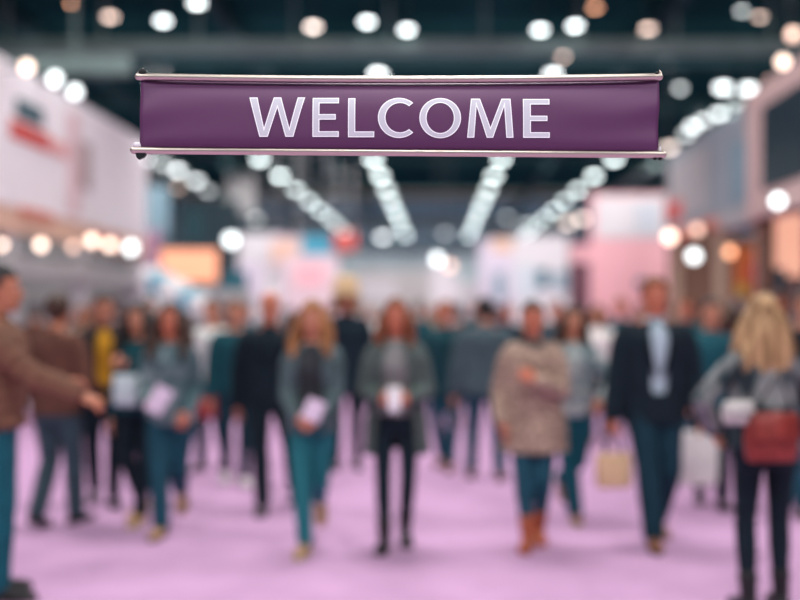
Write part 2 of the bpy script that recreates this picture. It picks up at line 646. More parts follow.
        if kind == 'bob' or kind == 'long':
            length = hair[2] if len(hair) > 2 else (.30 if kind == 'long' else .14)
            full = hair[3] if len(hair) > 3 else 1.0
            cnt = (30, 18, 14)[lod]
            for q in range(cnt):
                a = -.13 * PI + (1.26 * PI) * q / (cnt - 1)       # from one temple round the back to the other
                cx, cy = math.cos(a), math.sin(a)
                L = length * (1 + rnd.uniform(-.12, .12))
                x0, y0 = .072 * cx, .014 + .088 * cy
                fl = (.022 + .03 * rnd.random()) * full
                wa = rnd.uniform(.006, .014) * full
                ph = rnd.uniform(0, 6)
                pts, rad = [], []
                m = 9
                for i in range(m):
                    t = i / (m - 1)
                    z = .075 - t * (L + .075)
                    k2 = min(1, t * 3.2)
                    out = .55 + .45 * k2
                    spread = fl * t * (1.4 if abs(cx) > .4 else .8)
                    x = x0 * out + cx * (spread + .012) + wa * math.sin(ph + t * 11) * t
                    y = y0 * out + cy * (.014) + (-.035 * t if cy < 0 else .03 * t * (1 if z < -.12 else .5)) + wa * math.cos(ph + t * 9) * t
                    if z < -.14 and cy < .3:       # lies on the chest in front of the shoulder
                        y -= .055 * min(1, (-.14 - z) * 8) * (1.0 if cy < 0 else .0)
                    pts.append(hp(x, y, z))
                    rad.append((.020 + .012 * math.sin(PI * min(1, t * 1.15))) * full * hs * (1 if t < .8 else 1 - (t - .8) * 3.2))
                g.tube(pts, rad, n=8)
        link('hair', remesh(g, (.007, .013, .016)[lod], 1), hm, root)

    # -- extras worn by the person ------------------------------------------------
    for E in extra or []:
        if E[0] == 'scarf':
            g = Geo()
            c = Vector((0, ysh(1.46) + .008 * s, T(1.455)))
            pts = [c + Vector((.085 * s * math.cos(a), .08 * s * math.sin(a), .012 * s * math.sin(2 * a))) for a in [2 * PI * q / 16 for q in range(17)]]
            g.tube(pts, .026 * s)
            f0 = c + Vector((.03 * s, -.095 * s, -.01 * s))
            g.tube([f0, f0 + Vector((.005, -.045, -.10)) * s, f0 + Vector((.01, -.05, -.24)) * s], [.028 * s, .03 * s, .026 * s], flat=.4, side=(1, 0, 0))
            build(g, 'scarf', E[1], root)
        elif E[0] == 'hat':
            g = Geo()
            g.rings([[hp(r * math.cos(2 * PI * q / 28), .012 + r * 1.15 * math.sin(2 * PI * q / 28), z) for q in range(28)]
                     for z, r in ((.045, .100), (.035, .165), (.042, .168), (.075, .118), (.12, .122), (.18, .116), (.215, .095), (.225, .02))])
            ho = build(g, 'hat', E[1], root)
            g = Geo()
            g.rings([[hp(r * math.cos(2 * PI * q / 28), .012 + r * 1.15 * math.sin(2 * PI * q / 28), z) for q in range(28)]
                     for z, r in ((.078, .1195), (.105, .1180))], cap=False)
            build(g, 'hat_band', mat('hat_ribbon', (.10, .07, .05)), ho)
        elif E[0] == 'strip':       # a long contrast panel worn down the front
            g = Geo()
            rs = []
            for i in range(12):
                z = 1.42 - .55 * i / 11
                rx, ry, yo = lerp(tab, z)
                x = E[2] * .07
                y = (yo - ry - .034) * s + ysh(z)
                rs.append([Vector(((x + dx_) * s, y + dy_, T(z))) for dx_, dy_ in ((-.035, .012), (.035, .012), (.035, -.004), (-.035, -.004))])
            g.rings(rs)
            build(g, E[3], E[1], root)
    M = Matrix.Translation(loc) @ Matrix.Rotation(rot, 4, 'Z')
    info = {'root': root, 'M': M, 's': s, 'dz': dz}
    for k in 'LR':
        # centre of the grip, a finger's thickness below the palm
        nn = (hn[k] - hdir[k] * hn[k].dot(hdir[k])).normalized()
        info['grip' + k] = M @ (wri[k] + hdir[k] * .098 * s - nn * .020 * s)
        info['palm' + k] = M @ (wri[k] + hdir[k] * .07 * s - nn * .022 * s)
        info['sh' + k] = M @ sh[k]
    return info


def cloth(name, rgb, var=.18, scale=14, rough=.85):
    return mat('cloth_' + name, rgb, rough, var=var, scale=scale, bump=.3, spec=.2)


C_NAVY = cloth('navy', (.008, .019, .030))
C_INK = cloth('ink', (.006, .014, .022))
C_TEALJ = cloth('teal_denim', (.008, .085, .118))
C_DENIM = cloth('blue_denim', (.012, .062, .094))
C_DKDENIM = cloth('dark_denim', (.007, .032, .050))
C_SLATE = cloth('slate', (.036, .062, .080))
C_GREYG = cloth('grey_green', (.075, .098, .096), .3)
C_GREYT = cloth('grey_teal', (.075, .112, .122), .3)
C_CHAR = cloth('charcoal', (.032, .036, .042), .3)
C_BROWN = cloth('puffer_brown', (.15, .072, .048))
C_RUST = cloth('rust_brown', (.10, .042, .030))
C_LIGHT = cloth('light_grey', (.62, .63, .61))
C_SHIRT = cloth('pale_blue', (.42, .52, .60), .08)
C_WHITE = cloth('off_white', (.72, .68, .66), .06)
C_TEAL = cloth('teal', (.007, .062, .080))
C_BLACK = cloth('black', (.008, .010, .014))
C_YEL = cloth('mustard', (.50, .24, .018))
L_TAN = mat('leather_tan', (.40, .235, .12), .5, var=.15)
L_BROWN = mat('leather_brown', (.22, .09, .045), .4, var=.2)
L_RUST = mat('suede_rust', (.37, .095, .045), .8, var=.2)
L_BLACK = mat('leather_black', (.012, .012, .014), .4)
L_WHITE = mat('leather_white', (.62, .60, .58), .5)
SOLE_L = mat('sole_light', (.5, .42, .32), .7)
TWEED = mat_two('tweed_beige', (.42, .30, .235), (.22, .15, .12), 26, 'noise')
STRIPE = mat_two('knit_striped', (.022, .038, .048), (.24, .25, .255), 5, 'noise')
PATT2 = mat_two('knit_pale_patterned', (.12, .19, .21), (.42, .46, .46), 8, 'noise')
PATT = mat_two('knit_patterned', (.045, .09, .105), (.19, .25, .265), 7, 'noise')

down = lambda xl=-.25, xr=.25, yl=-.04, yr=.02: dict(L=dict(t=(xl, yl, .85)), R=dict(t=(xr, yr, .85)))

# ------------------------------------------------------------------ the people who fill the aisle
p1 = person('man at the left edge in a ribbed brown padded jacket, forearm held out', (-5, 597), PI / 2 + .22, 1.84, wide=1.06, skin='tan',
            hair=('short', 'black'), feet=dict(L=(-.10, -.03, 0), R=(.10, .03, 0)),
            arms=dict(L=dict(t=(-.16, -.43, 1.08), pole=(-.5, .6, -.8), n=(-.6, 0, .8), curl=.4), R=dict(t=(.20, -.30, 1.12), pole=(.4, .6, -.9), n=(.6, 0, .8), curl=.4)),
            top=dict(name='jacket', m=C_BROWN, off=.042, hem=.90, rib=.016, boxy=1, collar=.06, soff=.026),
            legs=dict(m=C_TEALJ, fit=.022), shoes=dict(m=L_BLACK))
p2 = person('person in a plain brown jacket behind the man in the padded jacket', (57, 526), PI - .3, 1.72, skin='tan', hair=('short', 'dark'), feet=STEP_L, wide=1.04,
            arms=dict(L=dict(t=(-.20, -.20, 1.02), n=(-1, 0, .4)), R=dict(t=(.22, -.10, .92), n=(1, 0, .4))),
            top=dict(name='jacket', m=C_RUST, off=.030, hem=.86, boxy=1, collar=.05), legs=dict(m=C_SLATE, fit=.022), shoes=dict(m=L_BLACK))
p3 = person('person in a dark open jacket over a mustard yellow vest', (104, 503), .35, 1.74, skin='tan', hair=('short', 'black'), feet=STEP_R, arms=down(),
            top=dict(name='jacket', m=C_BLACK, off=.028, hem=.84, open=(.06, .07, .86), collar=.05),
            inner=dict(name='vest', m=C_YEL, off=.012, hem=.88, sleeve=0), legs=dict(m=C_INK, fit=.014), shoes=dict(m=L_BLACK))
p4 = person('woman in a teal top and dark trousers, hand raised to her chest', (141, 521), -.25, 1.66, True, hair=('long', 'black', .30, 1.45), feet=STEP_R,
            arms=dict(L=dict(t=(-.22, -.06, .86)), R=dict(t=(.05, -.24, 1.26), pole=(.8, .3, -.8), n=(.3, -.9, .2), curl=.6)),
            top=dict(name='sweater', m=C_TEAL, off=.018, hem=.88), legs=dict(m=C_INK, fit=.010), shoes=dict(m=L_TAN, sole=SOLE_L))
p5 = person('woman with long dark hair in a patterned grey teal sweater', (171, 530), .05, 1.68, True, skin='red', hair=('long', 'dark', .32, 1.35), feet=WALK_L, wide=.96,
            arms=dict(L=dict(t=(-.13, -.24, 1.02), pole=(-.35, .9, -.5), n=(-.6, -.3, .6), dir=(.5, -.6, .1), curl=.5),
                      R=dict(t=(.15, -.12, .94), pole=(.2, .9, -.2), n=(.9, -.2, .3), curl=.5)),
            top=dict(name='sweater', m=PATT, off=.026, hem=.84, boxy=1), legs=dict(m=C_DENIM, fit=.022), shoes=dict(m=L_TAN, sole=L_BLACK))
p6 = person('person in a white sleeved top holding a red bag', (213, 469), -.2, 1.72, skin='fair', hair=('short', 'dark'), feet=STEP_L,
            arms=dict(L=dict(t=(-.24, -.02, .86)), R=dict(t=(.10, -.26, .98), pole=(1.2, .2, -.3), n=(.8, -.2, .4), curl=.9)),
            top=dict(name='sweater', m=C_LIGHT, off=.022, hem=.90), legs=dict(m=C_DKDENIM, fit=.016), shoes=dict(m=L_BLACK), lod=1)
p7 = person('person in a deep teal jumper with pale shoes, beside the man in black', (235, 483), .3, 1.70, skin='fair', hair=('short', 'brown'), feet=STEP_R, arms=down(),
            top=dict(name='jumper', m=C_TEAL, off=.024, hem=.86, boxy=1), legs=dict(m=C_DKDENIM, fit=.014), shoes=dict(m=L_WHITE, sole=L_WHITE), lod=1)
p8 = person('bald man in a black suit striding behind the ginger blonde woman', (270, 508), .18, 1.77, skin='red', hair=('bald', 'dark'), wide=1.08,
            feet=dict(L=(-.06, -.20, 0), R=(.20, .22, 35)), arms=dict(L=dict(t=(-.26, .08, .86)), R=dict(t=(.25, -.12, .86))),
            top=dict(name='jacket', m=C_INK, off=.028, hem=.82, boxy=1, collar=.05, lapels=1), legs=dict(m=C_INK, fit=.018), shoes=dict(m=L_BLACK))
p9 = person('woman with long wavy ginger blonde hair holding a leaflet', (313, 547), -.03, 1.69, True, skin='fair', hair=('long', 'ginger', .30, 1.25), nod=6,
            feet=dict(L=(-.02, -.22, 0), R=(-.015, .37, 68, .12)),
            arms=dict(L=dict(t=(-.085, -.235, .98), pole=(-.5, .9, -.4), n=(-.5, -.9, .3), dir=(.6, -.25, -.25), curl=.55, thumb=(0, 0, 1)),
                      R=dict(t=(.085, -.225, .965), pole=(.5, .9, -.4), n=(.5, -.9, .3), dir=(-.6, -.25, -.25), curl=.55, thumb=(0, 0, 1))),
            top=dict(name='jacket', m=C_GREYT, off=.032, hem=.84, open=(.09, .085, .86), soff=.022),
            inner=dict(name='sweater', m=C_CHAR, off=.014, hem=.90), legs=dict(m=cloth('bright_teal_denim', (.018, .135, .165)), fit=.014), shoes=dict(m=L_TAN, sole=SOLE_L))
p10 = person('woman in an open grey green coat and black tights holding a cup', (396, 546), 0.0, 1.68, True, skin='red', hair=('long', 'auburn', .22, .95), nod=4,
             feet=dict(L=(-.075, -.10, 0), R=(.06, .10, 14)),
             arms=dict(L=dict(t=(-.12, -.225, 1.075), pole=(-.55, .8, -.7), n=(-.7, -.7, .1), dir=(.75, -.3, -.1), curl=.55, thumb=(0, 0, 1)),
                       R=dict(t=(.12, -.225, 1.075), pole=(.55, .8, -.7), n=(.7, -.7, .1), dir=(-.75, -.3, -.1), curl=.55, thumb=(0, 0, 1))),
             top=dict(name='coat', m=C_GREYG, off=.036, hem=.66, flare=.10, open=(.160, .075, .60), boxy=1, soff=.024),
             inner=dict(name='sweater', m=cloth('stone_grey', (.20, .20, .20), .3), off=.014, hem=.93), legs=dict(name='tights', m=C_INK, fit=.004, cuff=.006),
             shoes=dict(m=L_BLACK, shaft=.28))
p11 = person('tall person in a sand coloured hat and dark coat between the two walking women', (346, 468), .15, 1.84, skin='fair', hair=('bob', 'blonde'), feet=STAND, arms=down(),
             top=dict(name='coat', m=C_NAVY, off=.030, hem=.70, boxy=1, collar=.05), legs=dict(m=C_INK, fit=.012), lod=1,
             extra=[('hat', mat('felt_sand', (.66, .46, .27), .9))])
p12 = person('person in a dark teal coat beside the slate blue jacket', (446, 468), -.2, 1.70, skin='red', hair=('short', 'auburn'), wide=1.08, feet=STEP_R, arms=down(),
             top=dict(name='coat', m=cloth('deep_teal', (.008, .045, .058)), off=.032, hem=.74, boxy=1, collar=.05), legs=dict(m=C_DENIM, fit=.016), shoes=dict(m=L_BROWN), lod=1)
p13 = person('person in a slate blue jacket and jeans seen from behind, hair dark', (485, 479), PI - .1, 1.72, wide=1.16, hair=('short', 'black'), feet=dict(L=(-.15, .10, 0), R=(.14, -.05, 0)), arms=down(-.30, .30),
             top=dict(name='jacket', m=cloth('mid_slate', (.055, .085, .102)), off=.040, hem=.82, boxy=1, collar=.06), legs=dict(m=C_DENIM, fit=.018), shoes=dict(m=L_BROWN), lod=1)
p14 = person('woman in a beige tweed coat and rust ankle boots, one arm bent to her chest', (533, 544), -.12, 1.67, True, skin='red', hair=('bun', 'dark'), wide=1.08, yaw=8,
             feet=dict(L=(-.035, -.14, 0), R=(.04, .10, 10)),
             arms=dict(L=dict(t=(-.22, -.10, .90), pole=(-.4, .9, 0), n=(-1, -.2, 0)),
                       R=dict(t=(.045, -.255, 1.20), pole=(.7, .5, -.8), n=(.2, -.9, .3), dir=(-.7, -.2, .35), curl=.6, thumb=(0, 0, 1))),
             top=dict(name='coat', m=TWEED, off=.042, hem=.68, flare=.05, boxy=1, collar=.05, soff=.030),
             inner=dict(name='sweater', m=C_CHAR, off=.012, hem=.95, neck=1.485), legs=dict(m=C_DENIM, fit=.016, end=.72, cuff=.012),
             shoes=dict(m=L_RUST, shaft=.30, sole=L_RUST), extra=[('scarf', C_CHAR)])
p15 = person('dark haired woman in teal jeans behind the tweed coat', (572, 517), .1, 1.66, True, hair=('long', 'dark', .2), feet=WALK_L,
             arms=dict(L=dict(t=(-.24, .0, .86)), R=dict(t=(.20, -.20, 1.0), pole=(1, .4, -.4), n=(.9, -.2, .3), curl=.5)),
             top=dict(name='sweater', m=PATT2, off=.030, hem=.86, boxy=1), legs=dict(m=C_TEALJ, fit=.022), shoes=dict(m=L_BROWN, sole=SOLE_L), lod=1)
p16 = person('tall man in a dark navy suit and pale blue shirt carrying a tan paper bag', (654, 542), .04, 1.84, skin='red', hair=('short', 'auburn'), wide=1.12, nod=2,
             feet=dict(L=(-.045, -.17, 0), R=(.075, .20, 24)),
             arms=dict(L=dict(t=(-.285, -.03, .85), n=(-1, -.1, 0), curl=1.15), R=dict(t=(.29, -.05, .87), n=(1, -.1, 0), curl=.5)),
             top=dict(name='jacket', m=C_INK, off=.032, hem=.80, boxy=1, open=(.045, .075, 1.0), lapels=1, collar=.05),
             inner=dict(name='shirt', m=C_SHIRT, off=.012, hem=.92, collar=.055), legs=dict(m=C_DKDENIM, fit=.026), shoes=dict(m=L_BROWN))
p17 = person('person in a bright teal jacket with dark hair carrying a white carrier bag', (711, 505), -.1, 1.70, hair=('short', 'black'), wide=1.04, feet=STEP_R,
             arms=dict(L=dict(t=(-.24, -.16, .90), n=(-1, -.1, 0), curl=1.15), R=dict(t=(.25, .02, .85))),
             top=dict(name='jacket', m=cloth('petrol', (.010, .075, .10)), off=.030, hem=.84, boxy=1, collar=.05), legs=dict(m=C_INK, fit=.014), shoes=dict(m=L_BLACK), lod=1)
p18 = person('woman with long blonde hair seen from behind in a mottled top and black tights', (764, 611), PI + .08, 1.68, True, hair=('long', 'blonde', .34, 1.25), wide=1.02,
             feet=dict(L=(-.11, -.03, 0), R=(.10, .03, 0)),
             arms=dict(L=dict(t=(-.25, -.14, .98), pole=(-.9, .5, 0), n=(-1, 0, .2)), R=dict(t=(.25, -.12, 1.0), pole=(.9, .5, 0), n=(1, 0, .2))),
             top=dict(name='sweater', m=STRIPE, off=.030, hem=.90, boxy=1, soff=.022), legs=dict(name='tights', m=C_INK, fit=.006, cuff=.006), shoes=dict(m=L_BLACK, shaft=.3))
p19 = person('person in a black jacket at the right edge, partly out of frame', (806, 512), -.2, 1.76, skin='fair', hair=('short', 'dark'), feet=STEP_L, arms=down(),
             top=dict(name='jacket', m=C_BLACK, off=.030, hem=.84, boxy=1), inner=None, legs=dict(m=C_DENIM, fit=.016), lod=1)

# ------------------------------------------------------------------ the far crowd
TOPC = {
    'black': C_BLACK, 'navy': C_NAVY, 'teal': C_TEAL, 'slate': C_SLATE, 'brown': C_RUST, 'charcoal': C_CHAR, 'pale grey': C_LIGHT,
    'petrol': cloth('petrol', (.010, .075, .10)), 'beige': cloth('beige', (.36, .26, .19)), 'white': C_WHITE, 'maroon': cloth('maroon', (.10, .02, .02)),
    'camel': cloth('camel', (.32, .17, .08))}
HNAME = {'black': 'black', 'dark': 'dark brown', 'brown': 'brown', 'auburn': 'auburn', 'ginger': 'ginger', 'blonde': 'blonde', 'grey': 'grey', 'sand': 'sandy'}
crowd = [  # px, py soles, facing, height, female, hair, top, skin, place
    (36, 425, 1, 1.72, 0, ('short', 'black'), 'brown', 'tan', 'in the far crowd by the left booth'),
    (84, 436, 0, 1.66, 1, ('long', 'brown'), 'beige', 'fair', 'far behind the plain brown jacket'),
    (150, 430, 0, 1.74, 0, ('short', 'brown'), 'maroon', 'fair', 'far behind the raised hand'),
    (186, 412, 1, 1.70, 1, ('bob', 'dark'), 'black', 'tan', 'below the glowing orange sign'),
    (246, 416, 0, 1.72, 0, ('short', 'dark'), 'petrol', 'fair', 'far behind the man in black'),
    (290, 405, 1, 1.68, 1, ('long', 'dark'), 'navy', 'fair', 'below the white and pink display wall'),
    (329, 398, 0, 1.70, 0, ('short', 'dark'), 'charcoal', 'tan', 'far behind the ginger blonde woman'),
    (371, 410, 0, 1.68, 1, ('bob', 'grey'), 'pale grey', 'fair', 'far behind the sand hat'),
    (418, 415, 1, 1.74, 0, ('short', 'brown'), 'teal', 'fair', 'far beyond the woman with the cup'),
    (458, 428, 1, 1.70, 0, ('short', 'black'), 'black', 'tan', 'between the dark teal coat and the slate jacket'),
    (508, 420, 0, 1.72, 0, ('short', 'brown'), 'navy', 'red', 'far behind the slate jacket'),
    (556, 440, 0, 1.72, 0, ('short', 'dark'), 'slate', 'red', 'over the shoulder of the tweed coat'),
    (598, 446, 0, 1.66, 1, ('bob', 'brown'), 'white', 'fair', 'below the pink display wall'),
    (621, 432, 0, 1.76, 0, ('short', 'ginger'), 'petrol', 'red', 'beside the navy suit'),
    (686, 450, 0, 1.78, 0, ('short', 'brown'), 'teal', 'red', 'behind the suit and the teal jacket'),
    (732, 430, 1, 1.70, 1, ('long', 'dark'), 'maroon', 'fair', 'far behind the blonde hair'),
    (716, 412, 0, 1.74, 0, ('short', 'grey'), 'charcoal', 'fair', 'deep in the crowd by the brown kiosk'),
    (778, 440, 0, 1.78, 0, ('short', 'brown'), 'beige', 'red', 'below the dark screen'),
    (96, 406, 0, 1.76, 0, ('short', 'grey'), 'charcoal', 'fair', 'deep in the crowd under the left fascia'),
    (120, 408, 1, 1.70, 0, ('short', 'dark'), 'navy', 'tan', 'deep in the crowd under the striped awning'),
    (168, 387, 0, 1.66, 1, ('long', 'blonde'), 'white', 'fair', 'deep in the crowd left of the orange sign'),
    (218, 402, 1, 1.76, 0, ('short', 'brown'), 'black', 'fair', 'deep in the crowd under the teal panel'),
    (268, 392, 0, 1.72, 0, ('short', 'sand'), 'slate', 'red', 'far back under the white panel'),
    (308, 388, 1, 1.70, 1, ('bob', 'brown'), 'camel', 'fair', 'far back under the blue panel'),
    (352, 386, 0, 1.76, 0, ('short', 'dark'), 'navy', 'red', 'far back under the red hanging sign'),
    (392, 388, 1, 1.72, 0, ('short', 'grey'), 'slate', 'fair', 'far back under the grey display wall'),
    (432, 392, 0, 1.70, 1, ('long', 'auburn'), 'beige', 'fair', 'far back under the white column'),
    (474, 390, 0, 1.74, 0, ('short', 'brown'), 'teal', 'red', 'far back right of the white column'),
    (497, 396, 1, 1.70, 1, ('bob', 'dark'), 'maroon', 'fair', 'far back under the lilac display wall'),
    (536, 394, 0, 1.74, 0, ('short', 'brown'), 'camel', 'red', 'far back under the bright white display wall'),
    (584, 400, 1, 1.72, 0, ('short', 'black'), 'black', 'tan', 'far back under the plum panel'),
    (640, 402, 0, 1.72, 1, ('long', 'brown'), 'camel', 'fair', 'far back under the right half of the pink wall'),
    (668, 410, 1, 1.72, 0, ('short', 'dark'), 'navy', 'fair', 'far back between suit and teal jacket'),
    (756, 404, 0, 1.70, 0, ('short', 'sand'), 'brown', 'red', 'deep in the crowd under the orange panel'),
]
LEGC = [C_INK, C_DKDENIM, C_DENIM, C_NAVY, C_BLACK, C_SLATE]
for i, (px, py, back, h, fem, hr, tc, sk, where) in enumerate(crowd):
    garm = ['jacket', 'coat', 'sweater'][(i * 7 + py) % 3]
    lab = '%s haired %s in %s %s%s, %s' % (HNAME[hr[1]], 'woman' if fem else 'man', tc, garm, ' facing away' if back else '', where)
    if len(lab.split()) > 16:
        lab = lab.replace(' facing away', '')
    assert len(lab.split()) <= 16, lab
    rnd = random.Random(i)
    ft = [WALK_L, STEP_R, STAND, STEP_L, WALK_R][i % 5]
    person(lab, (px, py), (PI if back else 0) + rnd.uniform(-.4, .4), h, bool(fem), 1 + rnd.uniform(-.02, .08), sk, hr, ft,
           dict(L=dict(t=(-.25, rnd.uniform(-.15, .08), .86)), R=dict(t=(.25, rnd.uniform(-.15, .08), .86))),
           top=dict(name=garm, m=TOPC[tc], off=.028, hem=.72 if garm == 'coat' else .86, boxy=1, collar=.05),
           legs=dict(m=LEGC[i % 6], fit=.016), shoes=dict(m=L_BLACK if i % 3 else L_BROWN), lod=2, yaw=rnd.uniform(-15, 15), group='people in the far crowd')


# ------------------------------------------------------------------ things held or worn loose
def carrier(name, label, cat, grip, w, h, dep, m, hm, rz=0.0, drop=.16, hr=.0035):
    """a bag hanging from a hand by two looped handles"""
    t = thing(name, label, cat, (grip.x, grip.y, grip.z - drop - h), rz)
    g = Geo()
    rs = []
    for z, k, dk in ((0, .90, .95), (.02, .95, 1.0), (h * .35, 1.0, 1.05), (h * .7, 1.0, .85), (h * .96, .98, .60), (h, .97, .56)):
        ring = []
        for q in range(24):
            a = 2 * PI * q / 24
            cx, sy = math.cos(a), math.sin(a)
            sx = math.copysign(abs(cx) ** .45, cx)
            ss = math.copysign(abs(sy) ** .45, sy)
            wr = 1 + .03 * math.sin(q * 2.3 + z * 30)
            ring.append(Vector((w / 2 * k * sx, dep / 2 * dk * ss * wr, z)))
        rs.append(ring)
    g.rings(rs)
    build(g, 'bag_body', m, t)
    for sg in (-1, 1):
        g = Geo()
        pts = []
        for i in range(15):
            a = PI * i / 14
            pts.append((w * .24 * math.cos(a), sg * dep * .24 * (1 - math.sin(a) * .85), h - .03 + (drop + .03) * math.sin(a) ** .8))
        g.tube(pts, hr, n=8)
        build(g, 'handle', hm, t)
    return t


def leaflet(name, label, c, w, h, m, rx=0.0, rz=0.0, ry=0.0):
    g = Geo()
    nx = 6
    for i in range(nx):
        x0, x1 = -w / 2 + w * i / nx, -w / 2 + w * (i + 1) / nx
        f = lambda x: -.012 * math.cos(x / w * PI)
        g.add([(x0, f(x0), 0), (x1, f(x1), 0), (x1, f(x1), h), (x0, f(x0), h), (x0, f(x0) + .004, 0), (x1, f(x1) + .004, 0), (x1, f(x1) + .004, h), (x0, f(x0) + .004, h)],
              [(0, 1, 2, 3), (7, 6, 5, 4), (0, 4, 5, 1), (3, 2, 6, 7), (0, 3, 7, 4), (1, 5, 6, 2)])
    o = build(g, name, m, smooth=False)
    o.location = c
    o.rotation_euler = (rx, ry, rz)
    return tag(o, label, name)


PAPER = mat('paper_lilac', (.66, .52, .68), .6)
PAPER_W = mat('paper_white', (.78, .74, .80), .6)
carrier('paper_bag', 'tan paper bag hanging from the hand of the man in the navy suit', 'bag', p16['gripL'], .25, .23, .11,
        mat('kraft_paper', (.62, .42, .26), .8, var=.1), mat('cord_dark', (.02, .03, .04), .8), .15, .15, .006)
carrier('carrier_bag', 'white carrier bag hanging beside the suit, held by the person in teal', 'bag', p17['gripL'], .46, .42, .15,
        mat('plastic_white', (.66, .64, .62), .5, var=.1, scale=8), mat('plastic_teal', (.05, .14, .16), .5), .0, .16, .006)
carrier('handbag', 'red handbag hanging from the bent arm of the white sleeved person', 'bag', p6['gripR'], .32, .25, .11,
        mat('leather_red', (.30, .022, .035), .5, var=.25), mat('leather_red_dark', (.14, .015, .02), .5), .3, .10)
b = p4['M'] @ Vector((.04, -.27, 0))
t = thing('tote_bag', 'pale grey tote bag carried in front of the woman in the teal top', 'bag', (b.x, b.y, .90), -.2)
g = Geo()
rs = []
for z, k, dk in ((0, .9, .9), (.03, 1, 1.1), (.11, 1.02, 1.2), (.19, 1, .9), (.23, .98, .6)):
    rs.append([Vector((.09 * k * math.copysign(abs(math.cos(a)) ** .5, math.cos(a)), .045 * dk * math.copysign(abs(math.sin(a)) ** .5, math.sin(a)), z)) for a in [2 * PI * q / 24 for q in range(24)]])
g.rings(rs)
build(g, 'bag_body', mat('canvas_pale', (.46, .54, .57), .85, var=.15), t)
for sg in (-1, 1):
    g = Geo()
    g.tube([(-.05, sg * .02, .21), (-.045, sg * .018, .30), (-.02, sg * .012, .36), (.02, sg * .012, .36), (.045, sg * .018, .30), (.05, sg * .02, .21)], .008, n=8)
    build(g, 'strap', mat('canvas_dark', (.02, .03, .04), .85), t)

c = p5['palmL']
leaflet('leaflet', 'lilac leaflet held low by the woman with long dark hair', c + Vector((.02, -.066, -.04)), .125, .19, PAPER, R(-14), 0, R(28))
c = (p9['palmL'] + p9['palmR']) / 2
leaflet('leaflet', 'pale lilac leaflet held in both hands of the ginger blonde woman', c + Vector((.02, -.060, .015)), .12, .14, PAPER, R(-16), 0, R(22))

# cup with a lid between the two hands
c = (p10['palmL'] + p10['palmR']) / 2
t = thing('paper_cup', 'white paper cup held between the hands of the woman in the grey green coat', 'cup', c + Vector((0, -.060, -.075)))
g = Geo()
g.rings([[(r * math.cos(2 * PI * q / 24), r * math.sin(2 * PI * q / 24), z) for q in range(24)] for z, r in ((0, .036), (.004, .037), (.135, .050))])
build(g, 'cup_wall', PAPER_W, t)
g = Geo()
g.rings([[(r * math.cos(2 * PI * q / 24), r * math.sin(2 * PI * q / 24), z) for q in range(24)] for z, r in ((.134, .053), (.146, .053), (.150, .046), (.158, .044))])
build(g, 'lid', mat('plastic_lid', (.75, .72, .74), .35), t)

# shoulder bag and pale pouch behind the blonde woman
def slung_bag(label, M, off, z, w, h, dep, m, sm, strap_to):
    b = M @ Vector((off[0], off[1], 0))
    t = thing('shoulder_bag', label, 'bag', (b.x, b.y, z), .08)
    g = Geo()
    rs = []
    for zz, k, dk in ((0, .86, .7), (.02, .96, 1.0), (h * .45, 1.03, 1.15), (h * .85, .96, .9), (h, .86, .5)):
        rs.append([Vector((w / 2 * k * math.copysign(abs(math.cos(a)) ** .55, math.cos(a)), dep / 2 * dk * math.copysign(abs(math.sin(a)) ** .55, math.sin(a)), zz)) for a in [2 * PI * q / 24 for q in range(24)]])
    g.rings(rs)
    build(g, 'bag_body', m, t)
    g = Geo()
    rs = []
    for zz, yy in ((h * 1.01, .0), (h * .98, -dep * .42), (h * .8, -dep * .56), (h * .5, -dep * .66), (h * .45, -dep * .66)):
        rs.append([Vector((-w * .44, yy - .006, zz)), Vector((w * .44, yy - .006, zz)), Vector((w * .44, yy + .002, zz - .003)), Vector((-w * .44, yy + .002, zz - .003))])
    g.rings(rs)
    build(g, 'flap', m, t)
    g = Geo()
    a0, a1 = Vector((-w * .42, 0, h * .9)), Vector((w * .42, 0, h * .9))
    top = Vector(strap_to)
    g.tube([a0, a0.lerp(top, .5) + Vector((0, -.012, 0)), top, a1.lerp(top, .5) + Vector((0, -.012, 0)), a1], .007, n=8)
    build(g, 'strap', sm, t)
    return t


slung_bag('dark red shoulder bag resting on the back of the blonde woman', p18['M'], (.06, .232), .83, .27, .25, .10,
          mat('leather_oxblood', (.22, .030, .025), .45, var=.3), L_BLACK, (.05, .02, .46))
slung_bag('pale grey pouch hanging left of the dark red shoulder bag', p18['M'], (.23, .222), 1.02, .16, .12, .06,
          mat('pouch_pale', (.50, .48, .47), .6, var=.2), L_BLACK, (.02, .02, .40))


# ------------------------------------------------------------------ the WELCOME sign
SD = 2.5
Q = SD / 3.0
K = SD / F


def sp(px, py, dy=0.0):
    return Vector(((px - VX) * K, SD + dy, EYE - (py - VY) * K))


ALU = mat('brushed_aluminium', (.54, .475, .42), .36, 1.0)
CAPB = mat('cap_black', (.010, .014, .014), .4)
CLIP = mat('clip_clear', (.72, .70, .74), .25)
BAN = mat('banner_vinyl', (.105, .035, .105), .5, spec=.35)
sign = thing('welcome_sign', 'purple fabric sign reading WELCOME between two metal rails, hanging over the crowd', 'sign', sp(400, 152))


def sig(geo, name, m, parent=sign, **k):
    o = build(geo, name, m, None, **k)
    if parent is not None:
        par = parent
        off = Vector((0, 0, 0))
        q = par
        while q is not None:
            off += q.location
            q = q.parent
        for v in o.data.vertices:
            v.co -= off
        o.parent = par
    return o


def topy(px):
    t = (px - 137) / 524
    return 76.6 + 2.9 * (1 - (2 * t - 1) ** 2) + .2 * t


def boty(px):
    return 150.3 + 4.2 * (px - 132) / 532


